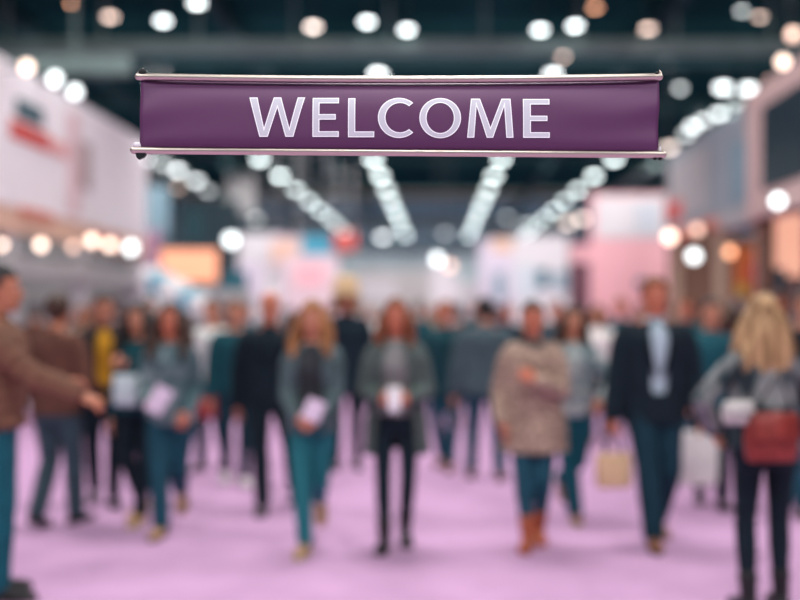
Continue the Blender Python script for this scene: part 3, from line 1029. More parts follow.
g = Geo()
g.tube([sp(x, topy(x)) for x in [138.5 + 521 * i / 30 for i in range(31)]], .0112 * Q, n=24)
top_rail = sig(g, 'top_rail', ALU)
g = Geo()
g.tube([sp(x, boty(x)) for x in (133.8, 270, 400, 530, 663)], .0112 * Q, n=24)
bot_rail = sig(g, 'bottom_rail', ALU)
# fabric
g = Geo()
NX, NZ = 130, 36
grid = []


def drop_y(u, v):
    """depth of the cloth: recessed under the top rail, swelling forward, buckled near its two ends"""
    e0 = math.exp(-u / .06)
    e1 = math.exp(-(1 - u) / .07)
    y = (.020 - .046 * (1 - math.exp(-v / .16)) + .024 * math.exp(-(1 - v) / .05)) * (1 - .75 * math.exp(-u / .03) - .75 * math.exp(-(1 - u) / .03))
    y += .0035 * math.sin(2 * PI * (u * 1.3 + .1)) * math.sin(PI * v)
    y += e0 * .0045 * math.sin(9 * v + 14 * u) * math.sin(PI * min(1, v * 1.05))
    y += e1 * .006 * math.sin(10 * v - 16 * (1 - u) + 1.2) * math.sin(PI * min(1, v * 1.05))
    y += .0030 * math.exp(-((u - .86) / .06) ** 2) * math.sin(7 * v + 2) * math.sin(PI * v)
    return y * Q


for j in range(NZ + 1):
    v = j / NZ
    for i in range(NX + 1):
        u = i / NX
        xl, xr = 140.8 - .6 * v, 659.6 - 2.0 * v
        px = xl + (xr - xl) * u
        py = topy(px) + 2 + (boty(px) - 2 - topy(px) - 2) * v
        p = sp(px, py)
        p.y = SD + drop_y(u, v)
        grid.append(p)
n1 = NX + 1
fs = [(j * n1 + i, j * n1 + i + 1, (j + 1) * n1 + i + 1, (j + 1) * n1 + i) for j in range(NZ) for i in range(NX)]
g.add(grid, fs)
fab = sig(g, 'banner_fabric', BAN)
sol = fab.modifiers.new('s', 'SOLIDIFY')
sol.thickness = .001
sol.offset = 1

# end fittings
for nm, px, py, m in (('end_cap', 143, 71.3, CAPB), ('end_cap', 656.5, 72.6, CAPB)):
    g = Geo()
    r = (.012 if px < 400 else .006) * Q
    c = sp(px, py + 1.2)
    rs = []
    for yy, k in ((-.008, .7), (-.0065, 1), (.0065, 1), (.008, .7)):
        rs.append([c + Vector((r * k * math.cos(a), yy, r * .95 * k * math.sin(a))) for a in [2 * PI * q / 20 for q in range(20)]])
    g.rings(rs)
    sig(g, nm, m, top_rail if False else sign)
g = Geo()
g.tube([sp(137.8, 76), sp(138.2, 73.2), sp(140.0, 70.2), sp(143.2, 68.3)], [.0032, .0029, .0025, .0017], n=10)
sig(g, 'end_hook', ALU)
g = Geo()
g.tube([sp(661, 76), sp(660.8, 73.0), sp(659.6, 70.3)], [.0035, .003, .0013], n=10)
sig(g, 'end_hook', ALU)
g = Geo()
g.ell(sp(137.5, 145.2), (.0115, .0065, .009), nu=14, nv=8)
sig(g, 'end_clip', CLIP)
g = Geo()
g.ell(sp(660.2, 149.8), (.003, .005, .010), nu=12, nv=8)
sig(g, 'end_clip', CLIP)
g = Geo()
g.add([sp(x, y, dy) for dy in (-.006, .006) for x, y in ((136.0, 153.6), (146.5, 153.8), (144.5, 157.2), (139.2, 159.8), (137.0, 157.5))],
      [(0, 1, 2, 3, 4), (9, 8, 7, 6, 5)] + [(i, (i + 1) % 5, 5 + (i + 1) % 5, 5 + i) for i in range(5)])
sig(g, 'stopper', CAPB, smooth=False)
for x0, x1 in ((653.0, 657.2), (657.8, 662.6)):
    g = Geo()
    g.ell(sp((x0 + x1) / 2, 158.6), ((x1 - x0) / 2 * K, .005, .0046), nu=12, nv=6)
    sig(g, 'stopper', CAPB)

# lettering: each letter a pale fill with a lighter outline, printed on the cloth
L_FILL = mat('letter_fill', (.57, .585, .66), .5)
L_EDGE = mat('letter_edge', (.93, .95, 1.0), .5)


def arc(cx, cy, rx, ry, a0, a1, n, p=1.0):
    return [(cx + rx * math.cos(R(a0 + (a1 - a0) * i / n)), cy - ry * math.sin(R(a0 + (a1 - a0) * i / n))) for i in range(n + 1)]


def z1(u, v):
    return (240 + u / 5, 88 + v / 5)


def z2(u, v):
    return (400 + u / 5, 88 + v / 5)


def E_(x0, x1, xm, y0, y1, f, st=35, m0=132, m1=160):
    return [f(*p) for p in ((x0, y0), (x1, y0), (x1, y0 + 29), (x0 + st, y0 + 29), (x0 + st, m0), (xm, m0), (xm, m1), (x0 + st, m1), (x0 + st, y1 - 28), (x1, y1 - 28), (x1, y1), (x0, y1))]


letters = [
    ([z1(*p) for p in ((45, 45), (86, 45), (121, 200), (168, 45), (205, 45), (248, 200), (288, 45), (325, 45), (268, 245), (228, 245), (187, 98), (140, 245), (98, 245))], None),
    (E_(363, 495, 480, 48, 246, z1), None),
    ([z1(*p) for p in ((541, 50), (577, 50), (577, 219), (672, 219), (672, 248), (541, 248))], None),
    ([z1(*p) for p in arc(795, 150, 105, 102, 47, 313, 36)] + [z1(*p) for p in arc(800, 150, 72, 74, 309, 51, 36)], None),
    ([z2(*p) for p in arc(201, 151, 104, 102, 0, 355, 60)], [z2(*p) for p in arc(201, 151, 68, 76, 0, 355, 60)]),
    ([z2(*p) for p in ((335, 250), (355, 52), (400, 52), (452, 198), (508, 52), (553, 52), (567, 250), (531, 250), (521, 92), (465, 250), (433, 250), (383, 92), (371, 250))], None),
    (E_(615, 748, 737, 53, 250, z2, 39, 139, 166), None),
]
LSZ = .9925       # the print sits on the swell of the cloth
for outer, hole in letters:
    cu = bpy.data.curves.new('letter', 'CURVE')
    cu.dimensions = '2D'
    cu.fill_mode = 'FRONT'
    for pts in [outer] + ([hole] if hole else []):
        spn = cu.splines.new('POLY')
        spn.points.add(len(pts) - 1)
        for q, (x, y) in enumerate(pts):
            spn.points[q].co = ((x - VX) * K, -(y - VY) * K, 0, 1)
        spn.use_cyclic_u = True
    tmp = bpy.data.objects.new('tmp', cu)
    COL.objects.link(tmp)
    dg = bpy.context.evaluated_depsgraph_get()
    me = bpy.data.meshes.new_from_object(tmp.evaluated_get(dg))
    bpy.data.objects.remove(tmp)
    bm = bmesh.new()
    bm.from_mesh(me)
    bmesh.ops.remove_doubles(bm, verts=bm.verts, dist=1e-6)
    bmesh.ops.dissolve_limit(bm, angle_limit=.002, verts=bm.verts, edges=bm.edges)
    for f in bm.faces:
        f.material_index = 0
    ret = bmesh.ops.inset_region(bm, faces=bm.faces[:], thickness=.0028 * Q, use_even_offset=True, use_boundary=True)
    for f in ret['faces']:
        f.material_index = 1
    ex = bmesh.ops.extrude_face_region(bm, geom=bm.faces[:])
    for v in [e for e in ex['geom'] if isinstance(e, bmesh.types.BMVert)]:
        v.co.z -= .0008
    bmesh.ops.recalc_face_normals(bm, faces=bm.faces)
    # finer mesh so that the print follows the cloth
    for ax in (0, 1):
        lo = min(v.co[ax] for v in bm.verts)
        hi = max(v.co[ax] for v in bm.verts)
        nn = int((hi - lo) / (2.5 * K))
        for q in range(1, nn):
            c = lo + (hi - lo) * q / nn
            bmesh.ops.bisect_plane(bm, geom=bm.verts[:] + bm.edges[:] + bm.faces[:], plane_co=(c, 0, 0) if ax == 0 else (0, c, 0), plane_no=(1, 0, 0) if ax == 0 else (0, 1, 0))
    # stand it up, a hair in front of the cloth and following its swell
    for v in bm.verts:
        x, z, t = v.co.x, v.co.y, v.co.z
        px, py = x / K + VX, VY - z / K
        u = (px - 140.5) / 518
        vv = (py - topy(px) - 2) / (boty(px) - topy(px) - 4)
        yy = SD + drop_y(u, vv) - .0020
        v.co = Vector((x * LSZ, yy - t * .5, EYE + z * LSZ)) - sign.location
    bm.to_mesh(me)
    bm.free()
    o = link('letter', me, [L_FILL, L_EDGE], sign, smooth=False)
    o['label'] = 'pale lilac letter with a lighter outline'

# ------------------------------------------------------------------ the hall
W_, BACK, CEIL = 26.0, 112.0, 8.2
CARPET = mat('carpet_pink', (.50, .298, .482), .95, var=.07, scale=3.0, bump=.4, spec=.05)
g = Geo()
g.add([(-W_, -7, 0), (W_, -7, 0), (W_, BACK, 0), (-W_, BACK, 0)], [(0, 1, 2, 3)])
tag(build(g, 'floor', CARPET, smooth=False), 'pink lilac carpet covering the hall floor', 'floor', kind='structure')
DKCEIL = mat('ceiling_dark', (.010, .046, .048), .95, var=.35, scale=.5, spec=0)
g = Geo()
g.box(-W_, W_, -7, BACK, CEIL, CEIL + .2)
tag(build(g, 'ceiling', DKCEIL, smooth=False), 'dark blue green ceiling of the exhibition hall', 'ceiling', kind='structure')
WALLM = mat('hall_wall', (.42, .53, .52), .9, var=.1, scale=.4)
g = Geo()
g.box(-W_, W_, BACK, BACK + .3, 0, CEIL)
tag(build(g, 'wall_back', WALLM, smooth=False), 'grey back wall of the hall', 'wall', kind='structure')
for nm, x in (('wall_left', -W_), ('wall_right', W_)):
    g = Geo()
    g.box(x - .3 if x < 0 else x, x if x < 0 else x + .3, -7, BACK, 0, CEIL)
    tag(build(g, nm, WALLM, smooth=False), 'grey side wall of the hall', 'wall', kind='structure')

BEAMM = mat('beam_grey', (.19, .26, .25), .8, var=.15, scale=2, spec=.05)
BEAMD = mat('beam_dark', (.024, .06, .066), .8, var=.2, scale=2, spec=.05)
BEAMB = mat('beam_brown', (.20, .13, .09), .8, var=.2, scale=1)
ib = 0
for y, z0, z1_, m, x0, x1 in ((20.8, 6.98, 7.24, BEAMM, -16, 12), (19.2, 6.15, 6.5, BEAMM, -14, -5.9), (24.5, 7.6, 7.85, BEAMD, -16, 16), (31, 7.85, 8.12, BEAMD, -18, 18), (42, 7.85, 8.12, BEAMD, -20, 20), (55, 7.8, 8.08, BEAMB, -20, 20),
                              (70, 7.2, 8.0, BEAMM, -24, 24), (90, 7.2, 8.0, BEAMM, -25, 25)):
    ib += 1
    g = Geo()
    g.box(x0, x1, y, y + .3, z0, z1_)
    for k in range(int((x1 - x0) / 2)):         # hangers up to the roof
        xx = x0 + 1 + 2 * k
        g.box(xx - .04, xx + .04, y + .1, y + .18, z1_, CEIL)
    tag(build(g, 'trim_%d' % ib, m, smooth=False, bevel=.02), 'beam hung across under the ceiling', 'beam', kind='structure')
for x, m in ((-12, BEAMM), (-9.2, BEAMD), (-4.6, BEAMD), (4.9, BEAMD), (9.5, BEAMM), (13, BEAMD)):
    ib += 1
    g = Geo()
    g.box(x - .12, x + .12, 10, 100, 7.75, 8.0)
    for k in range(22):
        g.box(x - .03, x + .03, 11 + 4 * k, 11.06 + 4 * k, 8.0, CEIL)
    tag(build(g, 'trim_%d' % ib, m, smooth=False), 'beam running down the hall under the ceiling', 'beam', kind='structure')

g = Geo()
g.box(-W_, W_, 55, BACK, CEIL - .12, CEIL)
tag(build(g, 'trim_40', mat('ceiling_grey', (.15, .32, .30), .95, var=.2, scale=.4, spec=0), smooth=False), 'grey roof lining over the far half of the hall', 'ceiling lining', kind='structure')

# ------------------------------------------------------------------ booths and panels
M_WHITE = mat('panel_white', (.66, .64, .66), .6, var=.04, scale=1.5)
M_FASC = mat('fascia_white', (.86, .82, .84), .6, var=.04, scale=1.5)
M_GREY = mat('panel_grey', (.42, .42, .42), .7, var=.06, scale=1.5)
M_POST = mat('post_grey', (.5, .5, .51), .5)
M_DKT = mat('print_dark_teal', (.03, .10, .12), .6)
M_RED = mat('print_red', (.62, .10, .085), .6)
M_CORAL = mat('print_coral', (.66, .22, .15), .6)
M_PEACH = mat('panel_peach', (.72, .48, .36), .6)
M_PINK = mat('panel_pink', (.82, .44, .48), .6, var=.04, scale=.7)
M_ROSE = mat('panel_rose_white', (.68, .54, .58), .6, var=.05, scale=.7)
M_LILAC = mat('panel_lilac', (.62, .56, .66), .6)
M_BLUE = mat('panel_blue', (.06, .30, .42), .6)
M_STEEL = mat('panel_steel_blue', (.20, .32, .38), .6)
M_TEALP = mat('panel_teal', (.012, .13, .18), .6)
M_PLUM = mat('panel_plum', (.17, .075, .10), .6)
M_BROWN = mat('panel_brown', (.19, .105, .075), .7, var=.2, scale=1)
M_ORANGE = mat('panel_orange', (.62, .16, .05), .6)
M_YELLOW = mat('panel_yellow', (.62, .42, .10), .6)
M_BEIGE = mat('panel_beige', (.52, .38, .28), .6)


def wbox(name, m, parent, x0, x1, y0, y1, z0, z1_, bevel=.01):
    """box in world coordinates as a part of `parent`"""
    g = Geo()
    g.box(x0, x1, y0, y1, z0, z1_)
    off = Vector((0, 0, 0))
    q = parent
    while q is not None:
        off += q.location
        q = q.parent
    g.v = [v - off for v in g.v]
    return build(g, name, m, parent, smooth=False, bevel=bevel)


def panel(px0, px1, py0, d, label, m, prints=(), py1=None, name='display_wall', cat='display wall', thick=.18, feet=True):
    a, b = P(px0, py0, d), P(px1, py0, d)
    z1_ = a.z
    z0 = 0.0 if py1 is None else P(px0, py1, d).z
    t = thing(name, label, cat, ((a.x + b.x) / 2, d, 0 if (py1 is None or feet) else z0))
    wbox('panel', m, t, a.x, b.x, d, d + thick, z0 if py1 is not None else .04, z1_)
    if py1 is None:
        wbox('plinth', M_GREY, t, a.x - .02, b.x + .02, d - .02, d + thick + .02, 0, .05)
    elif feet:
        for x in (a.x + .06, b.x - .06):
            wbox('post', M_POST, t, x - .04, x + .04, d + .05, d + .13, 0, z0 + .01)
    else:
        for x in (a.x + (b.x - a.x) * .15, b.x - (b.x - a.x) * .15):
            wbox('hanging_rod', M_POST, t, x - .015, x + .015, d + .05, d + .08, z1_ - .01, CEIL)
    for iq, (qx0, qx1, qy0, qy1, pm, nm) in enumerate(prints):
        u, v = P(qx0, qy0, d), P(qx1, qy1, d)
        wbox(nm, pm, t, u.x, v.x, d - .03 - .012 * iq, d + .002, v.z, u.z, .004)
    return t


panel(238, 281, 234, 34, 'tall white display wall left of the white and pink one', M_WHITE, [(240, 262, 262, 300, M_LILAC, 'graphic_print')])
panel(270, 301, 236, 33, 'peach coloured hanging banner above the white and pink display wall', M_ROSE, [(272, 299, 242, 262, M_PEACH, 'graphic_print')], 268, 'hanging_banner', 'banner', .08, False)
panel(301, 331, 236, 35, 'bright blue panel above the right end of the white and pink wall', M_BLUE, [], 263, 'hanging_banner', 'banner', .08, False)
panel(283, 338, 255, 30, 'white and pink display wall behind the ginger blonde woman', M_ROSE, [(296, 324, 264, 286, M_PINK, 'graphic_print')])
panel(334, 356, 232, 44, 'small red hanging sign right of the blue panel', M_RED, [], 250, 'hanging_sign', 'sign', .08, False)
panel(356, 431, 270, 40, 'low grey display wall in the middle of the hall', mat('panel_stone', (.52, .51, .50), .7), [(360, 396, 280, 300, M_WHITE, 'graphic_print')])
panel(431, 457, 262, 34, 'slim white column stand under the pair of lights', M_WHITE, [])
panel(457, 480, 282, 38, 'low white display wall right of the white column', M_WHITE, [])
panel(479, 513, 240, 36, 'lilac white display wall with a peach top edge', M_LILAC, [(492, 513, 238, 252, M_PEACH, 'header_strip'), (494, 505, 272, 300, M_STEEL, 'graphic_print')])
panel(513, 568, 236, 30, 'bright white display wall with teal squares', M_WHITE, [(537, 549, 269, 289, M_TEALP, 'graphic_print'), (555, 567, 271, 291, M_STEEL, 'graphic_print'), (516, 536, 264, 300, mat('panel_mist', (.55, .62, .66), .6), 'graphic_print')])
panel(568, 593, 240, 32, 'plum coloured panel between the white wall and the pink wall', M_PLUM, [(570, 590, 246, 262, M_PINK, 'graphic_print')])
panel(591, 668, 194, 24, 'large pink display wall with a white upper half', M_PINK, [(596, 664, 197, 238, M_WHITE, 'graphic_print'), (636, 660, 204, 232, M_STEEL if False else mat('panel_ice', (.55, .60, .66), .6), 'graphic_print'), (636, 648, 279, 286, M_TEALP, 'graphic_print')])
panel(182, 238, 200, 42, 'tall dark teal tower left of the light rows', mat('panel_deep_teal', (.028, .06, .075), .6), [(186, 202, 210, 240, M_DKT, 'graphic_print')], None, 'display_tower', 'display tower', .5)
panel(228, 256, 150, 48, 'pale grey hanging banner beside the dark teal tower', M_GREY, [], 214, 'hanging_banner', 'banner', .08, False)
panel(146, 168, 186, 26, 'steel blue hanging banner below the left end of the sign', M_STEEL, [], 236, 'hanging_banner', 'banner', .08, False)
panel(141, 160, 230, 23, 'narrow mauve pink banner stand beside the orange sign', mat('panel_mauve', (.46, .25, .36), .6), [], 276, 'banner_stand', 'banner stand', .06, True)
panel(214, 247, 272, 21, 'dark teal board on posts right of the orange sign', M_TEALP, [], 290, 'notice_board', 'board', .06, True)
panel(176, 248, 289, 19.5, 'long pale grey counter under the teal board', M_GREY, [(196, 214, 291, 303, M_BLUE, 'graphic_print')], None, 'counter', 'counter', .5)
# back-lit orange sign
a, b2 = P(161, 250, 18), P(217, 282, 18)
t = thing('lightbox_sign', 'glowing orange box sign above the crowd on the left', 'sign', ((a.x + b2.x) / 2, 18, 0))
wbox('sign_case', M_BROWN, t, a.x - .03, b2.x + .03, 18.0, 18.25, b2.z - .03, a.z + .03)
wbox('lit_face', glow('lit_orange', (1, .43, .25), .72), t, a.x, b2.x, 17.96, 18.01, b2.z, a.z, .004)
for x in (a.x + .1, b2.x - .1):
    wbox('post', M_POST, t, x - .04, x + .04, 18.08, 18.16, 0, b2.z)
# striped awning
t = thing('awning', 'blue and white striped sloping awning on posts behind the dark haired woman', 'awning', (P(165, 280, 15).x, 15, 0))
xs = [138 + 60 * i / 6 for i in range(7)]
for i in range(6):
    u, v = P(xs[i], 262 + (xs[i] - 138) * .55, 15), P(xs[i + 1], 262 + (xs[i + 1] - 138) * .55, 15)
    g = Geo()
    g.rings([[Vector((w_.x, yy, w_.z + dz_ - (.0 if yy > 15.5 else .12))) - t.location for yy, dz_ in ((15, 0), (15.9, .0), (15.9, -.2), (15, -.22))] for w_ in (u, v)])
    build(g, 'awning_panel', M_BLUE if i % 3 == 1 else M_WHITE, t, smooth=False)
for px_ in (140, 196):
    u = P(px_, 262 + (px_ - 138) * .55, 15)
    wbox('post', M_POST, t, u.x - .03, u.x + .03, 15.5, 15.56, 0, u.z - .15)

# left booth along the aisle
XL = -6.1
t = thing('exhibition_booth', 'white booth with a high white fascia and red print along the left aisle', 'booth', (XL, 16, 0))
fa = wbox('fascia', M_FASC, t, XL - .3, XL, 11.5, 21, 3.1, 5.15)


def on_left(px):
    return XL * F / (px - VX)


def lp(name, m, px0, px1, z0, z1_, par):
    wbox(name, m, par, XL - .01, XL + .03, on_left(px0), on_left(px1), z0, z1_, .004)


lp('graphic_print', M_DKT, 16, 42, 4.42, 4.68, fa)
lp('graphic_print', M_RED, 10, 48, 4.08, 4.34, fa)
lp('graphic_print', mat('print_rose', (.75, .38, .36), .6), 48.2, 66, 4.08, 4.30, fa)
lp('graphic_print', mat('print_taupe', (.45, .36, .36), .6), 80, 90, 3.7, 4.5, fa)
lp('graphic_print', mat('print_blush', (.72, .52, .54), .6), 68, 78, 3.2, 4.9, fa)
wbox('lower_band', M_PEACH, t, XL - .3, XL - .02, 11.5, 21, 2.72, 3.1)
lp('red_edge', M_CORAL, 20, 52, 2.98, 3.12, t)
lp('red_edge', M_CORAL, 94, 118, 2.74, 2.98, t)
wbox('canopy_beam', M_GREY, t, XL - .3, XL + .05, 11.5, 21, 2.10, 2.36)
for y in (12.2, 14.6, 17.5, 20.8):
    wbox('post', M_WHITE, t, XL - .25, XL - .08, y - .09, y + .09, 0, 2.75)
wbox('rear_wall', M_GREY, t, -9.4, -9.2, 11.5, 21, 0, 3.1)
wbox('side_wall', M_GREY, t, -9.3, XL - .1, 21.0, 21.12, 0, 3.1)
wbox('counter', M_WHITE, t, XL - 1.0, XL - .4, 15.0, 20.0, 0, 1.05)
wbox('shelf', M_DKT, t, -9.2, -8.9, 12, 20.5, 1.75, 1.9)

# right booth with the dark screen, and the pale fascia beyond it
XR = 4.05
t = thing('exhibition_booth', 'rose white booth with a large dark screen at the right edge', 'booth', (XR, 11, 0))
rosew = mat('panel_rose_frame', (.50, .35, .335), .6)
wbox('frame_top', rosew, t, XR, XR + .35, 8.5, 13.1, 4.12, 4.42)
wbox('frame_bottom', rosew, t, XR, XR + .35, 8.5, 13.1, 2.78, 3.08)
wbox('frame_side', rosew, t, XR, XR + .35, 12.45, 13.1, 3.08, 4.12)
wbox('screen', mat('screen_dark', (.018, .032, .044), .25, spec=.5), t, XR - .012, XR + .2, 8.5, 12.45, 3.08, 4.12)
for y in (9.0, 12.9):
    wbox('post', M_BROWN, t, XR + .1, XR + .28, y - .09, y + .09, 0, 2.8)
wbox('rear_wall', M_BEIGE, t, XR + 2.6, XR + 2.7, 8.5, 13.1, 0, 3.0)
wbox('ceiling_panel', rosew, t, XR + .3, XR + 2.6, 8.5, 13.1, 2.95, 3.05)
a = P(776, 214, 13.2)
b2 = P(806, 276, 13.2)
t2 = thing('lightbox_sign', 'glowing peach panel on posts under the dark screen', 'sign', ((a.x + b2.x) / 2, 13.3, 0))
wbox('sign_case', M_BROWN, t2, a.x - .03, b2.x + .03, 13.3, 13.5, b2.z - .03, a.z + .03)
wbox('lit_face', glow('lit_peach', (1, .52, .36), .75), t2, a.x, b2.x, 13.26, 13.31, b2.z, a.z, .004)
for x in (a.x + .06, b2.x - .06):
    wbox('post', M_POST, t2, x - .03, x + .03, 13.36, 13.42, 0, b2.z)
XR2 = 5.05
t = thing('exhibition_booth', 'pale grey blue booth with red trim beyond the screen booth', 'booth', (XR2, 18, 0))
fa = wbox('fascia', mat('panel_pale_blue', (.30, .355, .39), .6, var=.1, scale=.6), t, XR2, XR2 + .3, 15.2, 22, 3.3, 4.95)
wbox('graphic_print', M_GREY, fa, XR2 - .03, XR2 + .002, 18.6, 21.6, 3.5, 4.7, .004)
wbox('graphic_print', M_STEEL, fa, XR2 - .03, XR2 + .002, 15.4, 17.0, 3.4, 4.4, .004)
wbox('red_band', M_CORAL, t, XR2 - .02, XR2 + .3, 18.0, 22, 3.12, 3.3)
wbox('red_band', M_RED, t, XR2 - .04, XR2 + .02, 20.5, 22, 3.5, 3.9)
wbox('lower_band', M_GREY, t, XR2, XR2 + .3, 15.2, 18, 3.05, 3.3)
for y in (15.4, 18.4, 21.8):
    wbox('post', M_BEIGE, t, XR2 + .08, XR2 + .24, y - .08, y + .08, 0, 3.12)
wbox('rear_wall', M_BROWN, t, XR2 + 2.6, XR2 + 2.7, 15.2, 22, 0, 3.2)
wbox('side_wall', M_BROWN, t, XR2 + .1, XR2 + 2.6, 21.9, 22, 0, 3.2)
panel(672, 733, 226, 25.5, 'brown kiosk wall with beige and orange panels right of the pink wall', M_BROWN, [(679, 688, 248, 304, M_BEIGE, 'graphic_print'), (694, 716, 262, 300, M_ORANGE, 'graphic_print'), (724, 732, 250, 300, M_BEIGE, 'graphic_print')], None, 'kiosk', 'kiosk', .6)
panel(735, 760, 246, 14.3, 'red orange panel with a yellow foot above the blonde hair', M_ORANGE, [(736, 748, 284, 296, M_YELLOW, 'graphic_print'), (749, 760, 262, 284, M_RED, 'graphic_print')], 297, 'banner_stand', 'banner stand', .06, True)
panel(757, 772, 203, 13.8, 'narrow orange banner stand beside the glowing peach panel', mat('panel_amber', (.60, .20, .08), .6), [], 242, 'banner_stand', 'banner stand', .06, True)
panel(762, 786, 268, 13.0, 'small dark teal board under the glowing peach panel', M_TEALP, [], 290, 'notice_board', 'board', .06, True)

# ------------------------------------------------------------------ lamps
GW = glow('lamp_white', (.92, 1.0, 1.0), 5.0)
GROW = glow('lamp_row_white', (.86, 1.0, .985), 7.0)
SPW = glow('spot_white', (.93, 1.0, 1.0), 4.0)
SPWW = glow('spot_warm', (1.0, .76, .62), 4.2)
SPD = glow('spot_dim', (1.0, .66, .52), 2.3)
SPO = glow('spot_amber', (1.0, .46, .25), 3.2)
GWW = glow('lamp_warm_white', (1.0, .84, .75), 4.6)
GOR = glow('lamp_amber', (1.0, .48, .28), 4.6)
GDIM = glow('lamp_dim_white', (.86, .95, .93), 2.8)
GDW = glow('lamp_dim_warm', (1.0, .74, .62), 2.8)
GWU = glow('high_lamp_white', (.92, 1.0, 1.0), 9.5)
GWWU = glow('high_lamp_warm_white', (1.0, .84, .75), 8.5)
GDWU = glow('high_lamp_warm', (1.0, .74, .62), 5.5)
GDIMU = glow('high_lamp_dim', (.86, .95, .93), 4.5)
GORU = glow('high_lamp_amber', (1.0, .48, .28), 6.5)
HOUS = mat('lamp_housing', (.04, .045, .05), .5)


def make_lamp(name, label, cat, loc, r, gm, group=None, rod=True, squash=.62):
    t = thing(name, label, cat, loc, 0, group)
    g = Geo()
    rs = []
    for k in range(8):
        a = PI / 2 * k / 7
        rs.append([(r * max(.02, math.sin(a)) * math.cos(2 * PI * q / 20), r * max(.02, math.sin(a)) * math.sin(2 * PI * q / 20), -r * squash * math.cos(a)) for q in range(20)])
    rs.append([(r * math.cos(2 * PI * q / 20), r * math.sin(2 * PI * q / 20), r * .10) for q in range(20)])
    g.rings(rs)
    build(g, 'diffuser', gm, t)
    g = Geo()
    g.rings([[(rr * math.cos(2 * PI * q / 20), rr * math.sin(2 * PI * q / 20), z) for q in range(20)]
             for z, rr in ((r * .08, r * 1.06), (r * .2, r * 1.06), (r * .5, r * .7), (r * .8, r * .35), (r * .9, r * .3))])
    build(g, 'housing', HOUS, t)
    if rod:
        g = Geo()
        g.tube([(0, 0, r * .85), (0, 0, CEIL - loc[2])], .018, n=8)
        build(g, 'stem', HOUS, t)
    return t


def copy_tree(o):
    c = o.copy()
    COL.objects.link(c)
    for ch in o.children:
        k = ch.copy()
        COL.objects.link(k)
        k.parent = c
    return c


# the four long rows running down the hall
LZ = 7.6
rows = [(-7.0, 'outer left'), (-2.52, 'inner left'), (2.55, 'inner right'), (7.0, 'outer right')]
proto = None
for x, wh in rows:
    for k in range(9):
        loc = (x, 39.5 + 5.1 * k, LZ)
        if proto is None:
            proto = make_lamp('ceiling_light', '', 'ceiling light', loc, .22, GROW)
            o = proto
        else:
            o = copy_tree(proto)
        o.location = loc
        o['label'] = 'round white lamp in the %s of the four long rows below the sign' % wh
        o['group'] = 'ceiling lights of the %s row' % wh

